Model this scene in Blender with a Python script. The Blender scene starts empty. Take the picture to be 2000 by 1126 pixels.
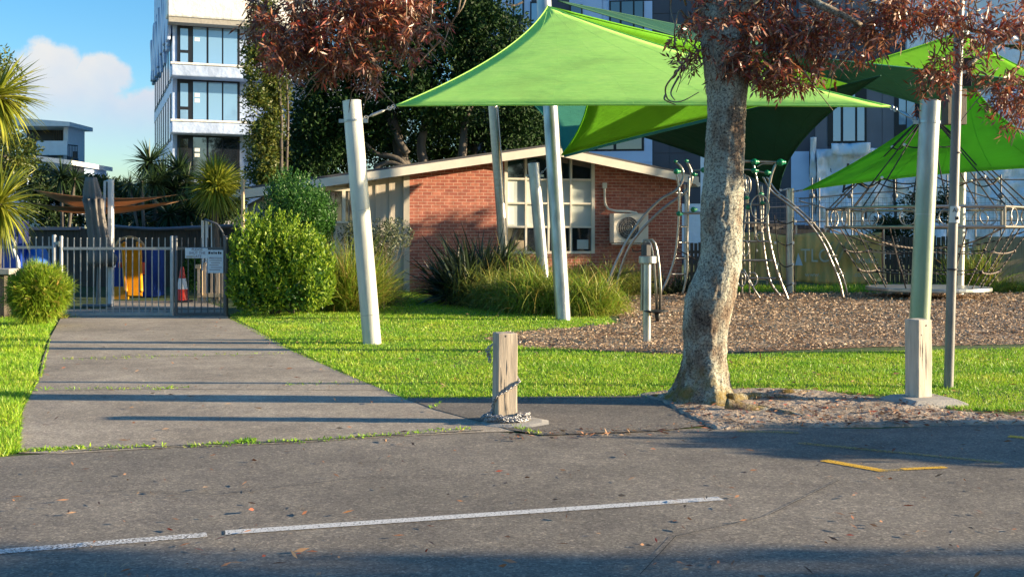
import bpy, bmesh, math, random
import numpy as np
from mathutils import Vector, Matrix, noise, Euler
random.seed(7); rng = np.random.default_rng(7)
sc = bpy.context.scene
col = sc.collection
R = math.radians
F = 2200.0; EYE = 1.5; HY = 460.0
# ------------------------------------------------------------------ camera, sky, sun, exposure
cam_d = bpy.data.cameras.new('camera'); cam = bpy.data.objects.new('camera', cam_d); col.objects.link(cam)
cam.location = (0, 0, EYE); cam.rotation_euler = (R(90), 0, 0)
cam_d.sensor_width = 36; cam_d.lens = 36 * F / 2000; cam_d.shift_y = -(563 - HY) / 2000
cam_d.clip_start = .05; cam_d.clip_end = 3000
sc.camera = cam
SUN = Vector((1, -0.05, math.tan(R(12.5)))).normalized()
sd = bpy.data.lights.new('sun', 'SUN'); sd.energy = 5.0; sd.angle = R(.5); sd.color = (1, .80, .53)
sun = bpy.data.objects.new('sun', sd); col.objects.link(sun)
sun.rotation_euler = (-SUN).to_track_quat('-Z', 'Y').to_euler(); sun.location = (30, 0, 20)
sc.view_settings.view_transform = 'Standard'; sc.view_settings.look = 'None'
sc.view_settings.exposure = 1.47; sc.view_settings.gamma = 1
w = bpy.data.worlds.new('World'); sc.world = w; w.use_nodes = True
nt = w.node_tree; N = nt.nodes; L = nt.links; N.clear()
def nd(t, **k):
    n = N.new(t)
    for a, b in k.items(): setattr(n, a, b)
    return n
sky = nd('ShaderNodeTexSky', sky_type='NISHITA'); sky.sun_disc = False
sky.sun_elevation = R(12.5); sky.sun_rotation = math.atan2(SUN.x, SUN.y); sky.air_density = 1.0; sky.dust_density = .8; sky.ozone_density = 3.0
hsv = nd('ShaderNodeHueSaturation'); hsv.inputs['Saturation'].default_value = 1.3
L.new(sky.outputs[0], hsv.inputs['Color'])
bg = nd('ShaderNodeBackground'); bg.inputs[1].default_value = .095
tc = nd('ShaderNodeTexCoord')
wn = nd('ShaderNodeTexNoise'); wn.inputs['Scale'].default_value = 14; wn.inputs['Detail'].default_value = 8; wn.inputs['Roughness'].default_value = .6
L.new(tc.outputs['Generated'], wn.inputs['Vector'])
wsub = nd('ShaderNodeVectorMath', operation='SUBTRACT'); wsub.inputs[1].default_value = (.5, .5, .5); L.new(wn.outputs['Color'], wsub.inputs[0])
wsc = nd('ShaderNodeVectorMath', operation='SCALE'); wsc.inputs['Scale'].default_value = .055; L.new(wsub.outputs[0], wsc.inputs[0])
wadd = nd('ShaderNodeVectorMath', operation='ADD'); L.new(tc.outputs['Generated'], wadd.inputs[0]); L.new(wsc.outputs[0], wadd.inputs[1])
def sdir(px, py):
    return Vector(((px - 1000) / F, 1, (HY - py) / F)).normalized()
acc = None
for (px, py, r) in [(105, 130, 52), (190, 145, 48), (60, 165, 60), (140, 200, 85), (40, 225, 90), (225, 240, 70), (270, 200, 42), (150, 265, 75), (240, 285, 50),
                    (-400, 150, 160), (-650, 220, 200), (700, 260, 120), (2500, 120, 200), (2900, 200, 260)]:
    d = nd('ShaderNodeVectorMath', operation='DISTANCE'); L.new(wadd.outputs[0], d.inputs[0]); d.inputs[1].default_value = sdir(px, py)
    m = nd('ShaderNodeMapRange', interpolation_type='SMOOTHSTEP'); m.inputs['From Min'].default_value = r / F * 1.04; m.inputs['From Max'].default_value = r / F * .68
    L.new(d.outputs['Value'], m.inputs['Value'])
    if acc is None: acc = m.outputs[0]
    else:
        x = nd('ShaderNodeMath', operation='MAXIMUM'); L.new(acc, x.inputs[0]); L.new(m.outputs[0], x.inputs[1]); acc = x.outputs[0]
# thin the cloud's foot and tint it
sep = nd('ShaderNodeSeparateXYZ'); L.new(tc.outputs['Generated'], sep.inputs[0])
n2 = nd('ShaderNodeTexNoise'); n2.inputs['Scale'].default_value = 9; n2.inputs['Detail'].default_value = 6; L.new(tc.outputs['Generated'], n2.inputs['Vector'])
foot = nd('ShaderNodeMapRange', interpolation_type='SMOOTHSTEP'); foot.inputs['From Min'].default_value = .05; foot.inputs['From Max'].default_value = .125
L.new(sep.outputs['Z'], foot.inputs['Value'])
mm = nd('ShaderNodeMath', operation='MULTIPLY'); L.new(foot.outputs[0], mm.inputs[0]); L.new(acc, mm.inputs[1])
m3 = nd('ShaderNodeMapRange'); m3.inputs['From Min'].default_value = .2; m3.inputs['From Max'].default_value = .6; m3.inputs['To Min'].default_value = .55; m3.inputs['To Max'].default_value = .97
L.new(n2.outputs['Fac'], m3.inputs['Value'])
mk = nd('ShaderNodeMath', operation='MULTIPLY'); L.new(mm.outputs[0], mk.inputs[0]); L.new(m3.outputs[0], mk.inputs[1])
crm = nd('ShaderNodeValToRGB'); crm.color_ramp.elements[0].position = .06; crm.color_ramp.elements[0].color = (2.2, 2.5, 3.3, 1)
crm.color_ramp.elements[1].position = .16; crm.color_ramp.elements[1].color = (3.7, 3.4, 3.1, 1)
zz = nd('ShaderNodeMath', operation='MULTIPLY_ADD'); zz.inputs[1].default_value = .12; L.new(wn.outputs['Fac'], zz.inputs[0])
za = nd('ShaderNodeMath', operation='SUBTRACT'); za.inputs[1].default_value = .06; L.new(sep.outputs['Z'], za.inputs[0]); L.new(za.outputs[0], zz.inputs[2])
L.new(zz.outputs[0], crm.inputs['Fac'])
mixc = nd('ShaderNodeMix', data_type='RGBA'); L.new(mk.outputs[0], mixc.inputs['Factor']); L.new(hsv.outputs[0], mixc.inputs['A']); L.new(crm.outputs[0], mixc.inputs['B'])
L.new(mixc.outputs['Result'], bg.inputs[0])
wo = nd('ShaderNodeOutputWorld'); L.new(bg.outputs[0], wo.inputs[0])

# ------------------------------------------------------------------ helpers
def P(px, py, Y): return Vector(((px - 1000) * Y / F, Y, EYE - (py - HY) * Y / F))
def G(px, py, z=0.0):
    Y = F * (EYE - z) / (py - HY); return Vector(((px - 1000) * Y / F, Y, z))
def tag(o, label=None, cat=None, group=None, kind=None):
    if label: o['label'] = label
    if cat: o['category'] = cat
    if group: o['group'] = group
    if kind: o['kind'] = kind
    return o
def thing(name, label, cat, loc=(0, 0, 0), rz=0, group=None):
    o = bpy.data.objects.new(name, None); col.objects.link(o); o.location = loc; o.rotation_euler = (0, 0, rz); o.empty_display_size = .2
    return tag(o, label, cat, group)
def copy_tree(o, parent=None):
    c = o.copy(); col.objects.link(c)
    if parent: c.parent = parent
    for ch in [x for x in bpy.data.objects if x.parent == o]: copy_tree(ch, c)
    return c
class MB:
    """collects shapes; world coordinates unless local=True"""
    def __init__(s): s.v = []; s.f = []
    def add(s, vs, fs):
        b = len(s.v); s.v += [Vector(p) for p in vs]; s.f += [tuple(i + b for i in f) for f in fs]; return s
    def box(s, c, d, rz=0, rot=None):
        M = rot if rot is not None else Matrix.Rotation(rz, 3, 'Z')
        vs = [Vector(c) + M @ Vector((x * d[0] / 2, y * d[1] / 2, z * d[2] / 2)) for x in (-1, 1) for y in (-1, 1) for z in (-1, 1)]
        return s.add(vs, [(0, 1, 3, 2), (4, 6, 7, 5), (0, 4, 5, 1), (2, 3, 7, 6), (0, 2, 6, 4), (1, 5, 7, 3)])
    def b2(s, a, b):
        a = Vector(a); b = Vector(b); return s.box((a + b) / 2, [abs(b[i] - a[i]) for i in range(3)])
    def tube(s, pts, r, n=8, cap=True, closed=False):
        pts = [Vector(p) for p in pts]; k = len(pts)
        rs = r if isinstance(r, (list, tuple)) else [r] * k
        ref = None; vs = []; fs = []
        for i, p in enumerate(pts):
            a = pts[(i - 1) % k] if (closed or i > 0) else p; b = pts[(i + 1) % k] if (closed or i < k - 1) else p
            t = (b - a)
            if t.length < 1e-9: t = Vector((0, 0, 1))
            t.normalize()
            if ref is None: ref = t.orthogonal().normalized()
            u = ref - t * ref.dot(t)
            if u.length < 1e-6: u = t.orthogonal()
            u.normalize(); ref = u; v = t.cross(u)
            for j in range(n):
                an = 2 * math.pi * j / n; vs.append(p + (u * math.cos(an) + v * math.sin(an)) * rs[i])
        rng_ = k if closed else k - 1
        for i in range(rng_):
            for j in range(n):
                fs.append((i * n + j, i * n + (j + 1) % n, ((i + 1) % k) * n + (j + 1) % n, ((i + 1) % k) * n + j))
        if cap and not closed:
            fs.append(tuple(reversed(range(n)))); fs.append(tuple((k - 1) * n + j for j in range(n)))
        return s.add(vs, fs)
    def ring(s, c, rad, r, nrm=(0, 0, 1), n=24, m=6, sx=1):
        nrm = Vector(nrm).normalized(); u = nrm.orthogonal().normalized(); v = nrm.cross(u); c = Vector(c)
        return s.tube([c + (u * math.cos(2 * math.pi * i / n) * sx + v * math.sin(2 * math.pi * i / n)) * rad for i in range(n)], r, m, closed=True)
    def ball(s, c, r, sz=1, n=14, m=9):
        vs = []; fs = []; c = Vector(c)
        for i in range(m + 1):
            ph = math.pi * i / m
            for j in range(n):
                th = 2 * math.pi * j / n; vs.append(c + Vector((math.sin(ph) * math.cos(th), math.sin(ph) * math.sin(th), math.cos(ph) * sz)) * r)
        for i in range(m):
            for j in range(n): fs.append((i * n + j, (i + 1) * n + j, (i + 1) * n + (j + 1) % n, i * n + (j + 1) % n))
        return s.add(vs, fs)
    def prism(s, poly, off):
        """poly: list of coplanar points; off: extrusion vector"""
        off = Vector(off); k = len(poly); vs = [Vector(p) for p in poly] + [Vector(p) + off for p in poly]
        return s.add(vs, [tuple(range(k)), tuple(reversed(range(k, 2 * k)))] + [(i, i + k, (i + 1) % k + k, (i + 1) % k) for i in range(k)])
    def build(s, name, m, parent=None, local=False, smooth=False, bevel=0, up=False):
        me = bpy.data.meshes.new(name); vs = s.v
        o = bpy.data.objects.new(name, me); col.objects.link(o)
        if parent is not None:
            o.parent = parent
            if not local:
                M = Matrix.LocRotScale(parent.location, parent.rotation_euler, None).inverted(); vs = [M @ v for v in vs]
        elif not local:
            xs = [v.x for v in vs]; ys = [v.y for v in vs]; zs = [v.z for v in vs]
            c = Vector(((min(xs) + max(xs)) / 2, (min(ys) + max(ys)) / 2, min(zs))); vs = [v - c for v in vs]; o.location = c
        me.from_pydata([tuple(v) for v in vs], [], s.f)
        bm = bmesh.new(); bm.from_mesh(me); bmesh.ops.recalc_face_normals(bm, faces=bm.faces); bm.to_mesh(me); bm.free()
        me.materials.append(m)
        if smooth: me.polygons.foreach_set('use_smooth', [True] * len(me.polygons))
        if smooth and smooth != 'all':
            try: me.set_sharp_from_angle(angle=R(40))
            except Exception: pass
        if bevel:
            b = o.modifiers.new('bevel', 'BEVEL'); b.width = bevel; b.segments = 2; b.limit_method = 'ANGLE'
        return o
def np_obj(name, V, Q, m, parent=None, smooth=False):
    """V (n,3), Q (k,3 or 4) numpy"""
    V = np.asarray(V, dtype=np.float32); Q = np.asarray(Q, dtype=np.int32)
    c = np.zeros(3, np.float32)
    if parent is None: c = np.array([(V[:, 0].min() + V[:, 0].max()) / 2, (V[:, 1].min() + V[:, 1].max()) / 2, V[:, 2].min()], np.float32)
    else: c = np.array(parent.location, np.float32)
    me = bpy.data.meshes.new(name); me.vertices.add(len(V)); me.vertices.foreach_set('co', (V - c).ravel())
    k = Q.shape[1]; me.loops.add(Q.size); me.loops.foreach_set('vertex_index', Q.ravel())
    me.polygons.add(len(Q)); me.polygons.foreach_set('loop_start', np.arange(0, Q.size, k, dtype=np.int32)); me.polygons.foreach_set('loop_total', np.full(len(Q), k, np.int32))
    if smooth: me.polygons.foreach_set('use_smooth', np.ones(len(Q), bool))
    me.update(calc_edges=True); me.materials.append(m)
    o = bpy.data.objects.new(name, me); col.objects.link(o)
    if parent is None: o.location = c.tolist()
    else: o.parent = parent
    return o
def nrm(a): return a / np.maximum(np.linalg.norm(a, axis=-1, keepdims=True), 1e-9)
def leaf_arr(pos, dr, ln, wd, up=None):
    n = len(pos); dr = nrm(dr); r = rng.normal(size=(n, 3)) if up is None else up
    side = nrm(np.cross(dr, r)); nn = np.cross(side, dr)
    ln = np.broadcast_to(ln, n)[:, None]; wd = np.broadcast_to(wd, n)[:, None]
    a = pos; b = pos + dr * ln * .45 + side * wd * .5 + nn * wd * .15; c = pos + dr * ln; d = pos + dr * ln * .45 - side * wd * .5 + nn * wd * .15
    V = np.stack([a, b, c, d], 1).reshape(-1, 3); i = np.arange(n)[:, None] * 4
    return V, (i + np.array([[0, 1, 2, 3]]))
def blade_arr(pos, dr, ln, wd, droop, seg=4):
    """curved tapering strips"""
    n = len(pos); dr = nrm(dr); ln = np.broadcast_to(ln, n)[:, None]; wd = np.broadcast_to(wd, n)[:, None]; droop = np.broadcast_to(droop, n)[:, None]
    side = nrm(np.cross(dr, np.array([[0, 0, 1.]]) + rng.normal(size=(n, 3)) * .35)); rows = []; p = pos.copy(); d = dr.copy()
    for s in range(seg + 1):
        t = s / seg; wid = wd * (1 - t ** 2.2) * (.6 + .8 * min(t * 3, 1) * .5) + wd * .03
        rows.append(np.stack([p - side * wid / 2, p + side * wid / 2], 1))
        d = nrm(d + np.array([[0, 0, -1.]]) * droop / seg); p = p + d * ln / seg
    V = np.stack(rows, 1).reshape(n, -1, 3); k = (seg + 1) * 2
    q = np.array([[2 * s, 2 * s + 1, 2 * s + 3, 2 * s + 2] for s in range(seg)])
    Q = (np.arange(n)[:, None, None] * k + q[None]).reshape(-1, 4)
    return V.reshape(-1, 3), Q
def cat_arr(*vq):
    Vs = []; Qs = []; b = 0
    for V, Q in vq: Vs.append(V); Qs.append(Q + b); b += len(V)
    return np.concatenate(Vs), np.concatenate(Qs)
def ell_pts(n, c, r, shell=.5):
    d = nrm(rng.normal(size=(n, 3))); rad = (shell + (1 - shell) * rng.random((n, 1))) ; return np.array(c) + d * rad * np.array(r), d
def inpoly(x, y, poly):
    ins = np.zeros(len(x), bool); k = len(poly); j = k - 1
    for i in range(k):
        xi, yi = poly[i]; xj, yj = poly[j]
        c = ((yi > y) != (yj > y)) & (x < (xj - xi) * (y - yi) / (yj - yi + 1e-12) + xi); ins ^= c; j = i
    return ins

# ------------------------------------------------------------------ materials
def newmat(name):
    m = bpy.data.materials.new(name); m.use_nodes = True; t = m.node_tree; b = t.nodes['Principled BSDF']; return m, t, b
def ramp(t, src, stops):
    r = t.nodes.new('ShaderNodeValToRGB'); e = r.color_ramp.elements
    while len(e) < len(stops): e.new(.5)
    for i, (p, c) in enumerate(stops): e[i].position = p; e[i].color = (*c, 1)
    t.links.new(src, r.inputs['Fac']); return r.outputs['Color']
def noise_n(t, scale, detail=4, rough=.55, vec=None, sx=(1, 1, 1)):
    if vec is None: vec = t.nodes.new('ShaderNodeTexCoord').outputs['Object']
    if sx != (1, 1, 1):
        mp = t.nodes.new('ShaderNodeMapping'); mp.inputs['Scale'].default_value = sx; t.links.new(vec, mp.inputs['Vector']); vec = mp.outputs[0]
    n = t.nodes.new('ShaderNodeTexNoise'); n.inputs['Scale'].default_value = scale; n.inputs['Detail'].default_value = detail; n.inputs['Roughness'].default_value = rough
    t.links.new(vec, n.inputs['Vector']); return n.outputs['Fac']
def bump(t, b, src, strength, dist=.01):
    n = t.nodes.new('ShaderNodeBump'); n.inputs['Strength'].default_value = strength; n.inputs['Distance'].default_value = dist
    t.links.new(src, n.inputs['Height']); t.links.new(n.outputs[0], b.inputs['Normal'])
def mat(name, c, rough=.7, metal=0, var=.15, scale=6, bmp=.15, bs=None, sx=(1, 1, 1), dist=.01, lo=.3, hi=.7, spec=.5):
    m, t, b = newmat(name); c = Vector(c)
    f = noise_n(t, scale, 6, sx=sx)
    t.links.new(ramp(t, f, [(lo, tuple(c * (1 - var))), (hi, tuple(min(1, x * (1 + var)) for x in c))]), b.inputs['Base Color'])
    b.inputs['Roughness'].default_value = rough; b.inputs['Metallic'].default_value = metal; b.inputs['Specular IOR Level'].default_value = spec
    if bmp: bump(t, b, noise_n(t, bs or scale * 6, 5, sx=sx), bmp, dist)
    return m
def leafmat(name, cols, trans=.3, rough=.5, spec=.4):
    m, t, b = newmat(name); g = t.nodes.new('ShaderNodeNewGeometry'); k = len(cols)
    c = ramp(t, g.outputs['Random Per Island'], [(i / (k - 1), cols[i]) for i in range(k)])
    t.links.new(c, b.inputs['Base Color']); b.inputs['Roughness'].default_value = rough; b.inputs['Specular IOR Level'].default_value = spec
    tr = t.nodes.new('ShaderNodeBsdfTranslucent'); t.links.new(c, tr.inputs['Color']); mx = t.nodes.new('ShaderNodeMixShader'); mx.inputs[0].default_value = trans
    t.links.new(b.outputs[0], mx.inputs[1]); t.links.new(tr.outputs[0], mx.inputs[2]); t.links.new(mx.outputs[0], t.nodes['Material Output'].inputs['Surface'])
    return m
M = {}
M['lime'] = None
def fabric(name, c, trans=.3, scale=1.2):
    m, t, b = newmat(name); c = Vector(c)
    f = noise_n(t, scale, 4); cc = ramp(t, f, [(.3, tuple(c * .86)), (.5, tuple(c)), (.72, tuple(min(.98, q * 1.08) for q in c))]); t.links.new(cc, b.inputs['Base Color'])
    b.inputs['Roughness'].default_value = .75; b.inputs['Specular IOR Level'].default_value = .25
    wv = noise_n(t, 2.2, 3, sx=(.5, 3, 1.5)); n1_ = t.nodes.new('ShaderNodeBump'); n1_.inputs['Strength'].default_value = .6; n1_.inputs['Distance'].default_value = .04; t.links.new(wv, n1_.inputs['Height'])
    n2_ = t.nodes.new('ShaderNodeBump'); n2_.inputs['Strength'].default_value = .5; n2_.inputs['Distance'].default_value = .01; t.links.new(noise_n(t, 26, 4, .7, sx=(.25, 1, 1)), n2_.inputs['Height']); t.links.new(n1_.outputs[0], n2_.inputs['Normal']); t.links.new(n2_.outputs[0], b.inputs['Normal'])
    tr = t.nodes.new('ShaderNodeBsdfTranslucent'); t.links.new(cc, tr.inputs['Color']); mx = t.nodes.new('ShaderNodeMixShader'); mx.inputs[0].default_value = trans
    t.links.new(b.outputs[0], mx.inputs[1]); t.links.new(tr.outputs[0], mx.inputs[2]); t.links.new(mx.outputs[0], t.nodes['Material Output'].inputs['Surface'])
    return m
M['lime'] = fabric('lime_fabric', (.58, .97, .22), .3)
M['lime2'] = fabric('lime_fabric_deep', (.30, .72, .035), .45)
M['lime_shaded'] = fabric('shaded_lime_fabric', (.17, .52, .02), .32)  # darker copy of the lime cloth, underside shade put into the colour
M['emerald_shaded'] = fabric('shaded_emerald_fabric', (.012, .075, .045), .02)  # nearly black: the shade on these sails is put into the colour
M['brownsail'] = fabric('brown_fabric', (.70, .46, .28), .45)
M['greyfab'] = fabric('grey_fabric', (.22, .20, .18), .1, 6)
M['galv'] = mat('galvanised_steel', (.40, .42, .41), .38, .8, .3, 7, .15, 30, sx=(1, 1, .3))
M['galvw'] = mat('weathered_white_steel', (.60, .60, .53), .5, .35, .28, 6, .2, 40, sx=(1, 1, .15))
M['steel'] = mat('brushed_steel', (.36, .34, .31), .30, .85, .15, 12, .05, 60)
M['greypole'] = mat('grey_paint_pole', (.20, .20, .20), .5, .3, .3, 10, .2, 40, sx=(1, 1, .2))
M['green'] = mat('green_plastic', (.01, .20, .10), .3, 0, .1, 6, .03)
M['black'] = mat('black_plastic', (.015, .015, .017), .5, 0, .2, 6, .05)
M['fence'] = mat('dark_powder_coat', (.10, .105, .115), .45, .3, .15, 8, .05)
M['gatemetal'] = mat('grey_gate_paint', (.36, .37, .37), .45, .2, .15, 8, .05)
M['white'] = mat('white_paint', (.72, .72, .70), .5, 0, .06, 5, .06)
M['cream'] = mat('cream_paint', (.74, .68, .56), .55, 0, .08, 3, .08)
M['beige'] = mat('beige_board', (.50, .44, .36), .6, 0, .1, 2, .1, 30, sx=(3, 3, .3))
M['roof'] = mat('dark_roofing', (.07, .07, .075), .6, 0, .2, 4, .1)
M['concrete'] = mat('concrete', (.36, .34, .30), .9, 0, .18, 8, .5, 60)
M['timber'] = mat('weathered_timber', (.42, .35, .27), .85, 0, .28, 5, .5, 14, sx=(6, 6, .5), dist=.006)
M['dtimber'] = mat('dark_timber', (.085, .07, .055), .85, 0, .35, 4, .4, 14, sx=(5, 5, .4))
M['ltimber'] = mat('pale_timber', (.55, .42, .26), .8, 0, .25, 5, .3, 14, sx=(5, 5, .4))
M['plate'] = mat('brown_board', (.10, .085, .07), .7, 0, .3, 8, .2, sx=(6, 6, .6))
M['wrap'] = mat('building_wrap', (.84, .88, .96), .38, 0, .08, 1.1, .7, 2.6, dist=.12, sx=(1, 1, .8))
M['wrapt'] = mat('tower_wrap', (.44, .54, .74), .4, 0, .2, 1.1, .6, 2.6, dist=.1)
M['wrapw'] = mat('white_building_wrap', (.80, .78, .74), .4, 0, .12, 1.1, .6, 3, dist=.1)
M['wrapb'] = mat('pale_blue_panel', (.52, .67, .95), .4, 0, .08, .7, .2, 2, dist=.03)
M['panel'] = mat('charcoal_panel', (.06, .065, .09), .45, 0, .15, .6, .05)
M['panel2'] = mat('grey_panel', (.17, .17, .20), .5, 0, .12, .6, .05)
M['frame'] = mat('black_window_frame', (.012, .013, .016), .4, 0, .1, 4, 0)
M['paper'] = mat('white_paper', (.75, .75, .72), .8, 0, .05, 4, 0)
M['blind'] = mat('pale_blind', (.50, .55, .52), .8, 0, .12, 1.5, .1)
M['red'] = mat('red_plastic', (.60, .03, .015), .45, 0, .15, 8, .05)
M['orange'] = mat('yellow_plastic', (.80, .33, .01), .4, 0, .08, 4, .03)
M['blue'] = mat('blue_plastic', (.01, .05, .32), .45, 0, .1, 4, .05)
M['bblue'] = mat('bright_blue_plastic', (.005, .12, .50), .45, 0, .25, 3, .3)
M['purple'] = mat('purple_plastic', (.25, .20, .55), .5, 0, .1, 4, .05)
M['signw'] = mat('pale_sign', (.50, .62, .74), .45, 0, .08, 8, 0)
M['ink'] = mat('dark_ink', (.02, .02, .03), .6, 0, .05, 4, 0)
M['rinse'] = mat('faded_ink', (.13, .11, .18), .6, 0, .05, 4, 0)
M['rope'] = mat('dark_rope', (.035, .03, .03), .9, 0, .3, 60, .3, 120)
def glassmat(name, c, rough=.04, metal=0):
    m, t, b = newmat(name); b.inputs['Base Color'].default_value = (*c, 1); b.inputs['Roughness'].default_value = rough; b.inputs['Specular IOR Level'].default_value = 1; b.inputs['IOR'].default_value = 1.9
    b.inputs['Metallic'].default_value = metal; bump(t, b, noise_n(t, .6, 2), .06, .05); return m
M['glass'] = glassmat('dark_glass', (.015, .02, .03))
M['glassb'] = glassmat('painted_sky_glass', (.20, .36, .54))  # blue base colour stands in for the reflected sky
# striped rope of the net
def ropestripe():
    m, t, b = newmat('striped_rope'); tcn = t.nodes.new('ShaderNodeTexCoord')
    wv = t.nodes.new('ShaderNodeTexWave'); wv.bands_direction = 'DIAGONAL'; wv.inputs['Scale'].default_value = 5; t.links.new(tcn.outputs['Object'], wv.inputs['Vector'])
    t.links.new(ramp(t, wv.outputs['Fac'], [(.5, (.025, .02, .02)), (.65, (.34, .27, .22))]), b.inputs['Base Color']); b.inputs['Roughness'].default_value = .8; return m
M['ropes'] = ropestripe()
def algae():
    m = M['galv'].copy(); m.name = 'mossy_galvanised_steel'; t = m.node_tree; b = t.nodes['Principled BSDF']; src = b.inputs['Base Color'].links[0].from_socket
    tcn = t.nodes.new('ShaderNodeTexCoord'); s = t.nodes.new('ShaderNodeSeparateXYZ'); t.links.new(tcn.outputs['Object'], s.inputs[0])
    ad = t.nodes.new('ShaderNodeMath'); ad.operation = 'MULTIPLY_ADD'; ad.inputs[1].default_value = 1.6; t.links.new(noise_n(t, 2.5, 5, sx=(1, 1, .4)), ad.inputs[0]); t.links.new(s.outputs['Z'], ad.inputs[2])
    f = ramp(t, ad.outputs[0], [(.0, (.25, .25, .25)), (.3, (.7, .7, .7)), (.62, (.75, .75, .75)), (1, (0, 0, 0))]); mr = t.nodes.new('ShaderNodeMapRange'); mr.inputs['From Min'].default_value = 0; mr.inputs['From Max'].default_value = 3.6
    t.links.new(ad.outputs[0], mr.inputs['Value']); t.links.remove(f.node.inputs['Fac'].links[0]); t.links.new(mr.outputs[0], f.node.inputs['Fac'])
    mx = t.nodes.new('ShaderNodeMix'); mx.data_type = 'RGBA'; t.links.new(f, mx.inputs['Factor']); t.links.new(src, mx.inputs['A']); mx.inputs['B'].default_value = (.22, .31, .20, 1); t.links.new(mx.outputs['Result'], b.inputs['Base Color']); b.inputs['Metallic'].default_value = .35; return m
M['galvgreen'] = algae()
def asphalt(name, c1, c2, spk=.5):
    m, t, b = newmat(name); tcn = t.nodes.new('ShaderNodeTexCoord')
    a = noise_n(t, .55, 6, .65); base = ramp(t, a, [(.32, c1), (.68, c2)])
    v = t.nodes.new('ShaderNodeTexVoronoi'); v.inputs['Scale'].default_value = 95; t.links.new(tcn.outputs['Object'], v.inputs['Vector']); sp = t.nodes.new('ShaderNodeSeparateColor'); t.links.new(v.outputs['Color'], sp.inputs[0])
    v2 = t.nodes.new('ShaderNodeTexVoronoi'); v2.inputs['Scale'].default_value = 42; t.links.new(tcn.outputs['Object'], v2.inputs['Vector']); s2 = t.nodes.new('ShaderNodeSeparateColor'); t.links.new(v2.outputs['Color'], s2.inputs[0])
    def mul(A, B, f):
        mx = t.nodes.new('ShaderNodeMix'); mx.data_type = 'RGBA'; mx.blend_type = 'MULTIPLY'; mx.inputs['Factor'].default_value = f; t.links.new(A, mx.inputs['A']); t.links.new(B, mx.inputs['B']); return mx.outputs['Result']
    o = mul(base, ramp(t, sp.outputs[0], [(0, (.45, .45, .47)), (.45, (.88, .88, .88)), (.85, (1.15, 1.15, 1.12)), (1, (2.0, 1.95, 1.85))]), spk)
    o = mul(o, ramp(t, s2.outputs[0], [(0, (.7, .7, .7)), (.7, (1, 1, 1)), (1, (1.5, 1.45, 1.4))]), spk * .7)
    o = mul(o, ramp(t, noise_n(t, 3.5, 6, .7), [(.35, (.78, .78, .8)), (.6, (1.05, 1.05, 1.03))]), .9)
    t.links.new(o, b.inputs['Base Color']); b.inputs['Roughness'].default_value = .85; b.inputs['Specular IOR Level'].default_value = .3
    bump(t, b, sp.outputs[1], .55, .006); return m
M['road'] = asphalt('road_asphalt', (.165, .148, .125), (.27, .24, .20), .65)
M['drive'] = asphalt('driveway_asphalt', (.26, .225, .18), (.46, .40, .32), .6)
M['apron'] = asphalt('apron_asphalt', (.155, .14, .12), (.22, .195, .165), .75)
def mulchmat():
    m, t, b = newmat('bark_mulch'); tcn = t.nodes.new('ShaderNodeTexCoord')
    v = t.nodes.new('ShaderNodeTexVoronoi'); v.inputs['Scale'].default_value = 16; mp = t.nodes.new('ShaderNodeMapping'); mp.inputs['Scale'].default_value = (1, 1.6, 1)
    t.links.new(tcn.outputs['Object'], mp.inputs[0]); t.links.new(mp.outputs[0], v.inputs['Vector'])
    sp = t.nodes.new('ShaderNodeSeparateColor'); t.links.new(v.outputs['Color'], sp.inputs[0])
    base = ramp(t, sp.outputs[0], [(0, (.12, .07, .04)), (.5, (.34, .23, .145)), (1, (.58, .43, .29))])
    mx = t.nodes.new('ShaderNodeMix'); mx.data_type = 'RGBA'; mx.blend_type = 'MULTIPLY'; mx.inputs['Factor'].default_value = 1
    t.links.new(base, mx.inputs['A']); t.links.new(ramp(t, noise_n(t, .8, 5), [(.36, (.6, .45, .36)), (.56, (1, 1, 1))]), mx.inputs['B']); t.links.new(mx.outputs['Result'], b.inputs['Base Color'])
    b.inputs['Roughness'].default_value = .95; bump(t, b, v.outputs['Distance'], 1, .03); return m
M['mulch'] = mulchmat()
M['soil'] = mat('dry_soil', (.36, .29, .22), .95, 0, .4, 3, .9, 30, dist=.03)
M['turf'] = mat('lawn_soil', (.05, .09, .02), .95, 0, .35, 5, .6, 50, dist=.03)
M['grass'] = leafmat('grass_blades', [(.14, .32, .012), (.25, .48, .02), (.36, .60, .03), (.19, .40, .015), (.46, .60, .06), (.42, .42, .12)], .35, .45)
gm = M['grass']; gt = gm.node_tree; gb = gt.nodes['Principled BSDF']; src = gb.inputs['Base Color'].links[0].from_socket
gx_ = gt.nodes.new('ShaderNodeMix'); gx_.data_type = 'RGBA'; gx_.blend_type = 'MULTIPLY'; gx_.inputs['Factor'].default_value = 1
gt.links.new(src, gx_.inputs['A']); gt.links.new(ramp(gt, noise_n(gt, 1.1, 5, .65), [(.34, (.62, .80, .8)), (.5, (1, 1, 1)), (.66, (1.35, 1.12, 1.2))]), gx_.inputs['B'])
for l_ in list(src.links):
    if l_.to_node != gx_: to_ = l_.to_socket; gt.links.new(gx_.outputs['Result'], to_)
M['farleaf'] = leafmat('dark_evergreen_leaves', [(.008, .026, .006), (.014, .042, .008), (.026, .062, .012), (.010, .034, .007)], .08, .6, .2)
M['poplarleaf'] = leafmat('yellow_green_leaves', [(.05, .09, .015), (.09, .13, .02), (.15, .15, .02), (.06, .11, .02)], .3)
M['midleaf'] = leafmat('background_leaves', [(.015, .035, .01), (.03, .06, .015), (.05, .08, .02)], .2)
M['bushleaf'] = leafmat('bright_bush_leaves', [(.07, .16, .012), (.16, .28, .015), (.28, .40, .02), (.10, .22, .02), (.18, .28, .03), (.36, .46, .04)], .35)
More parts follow.
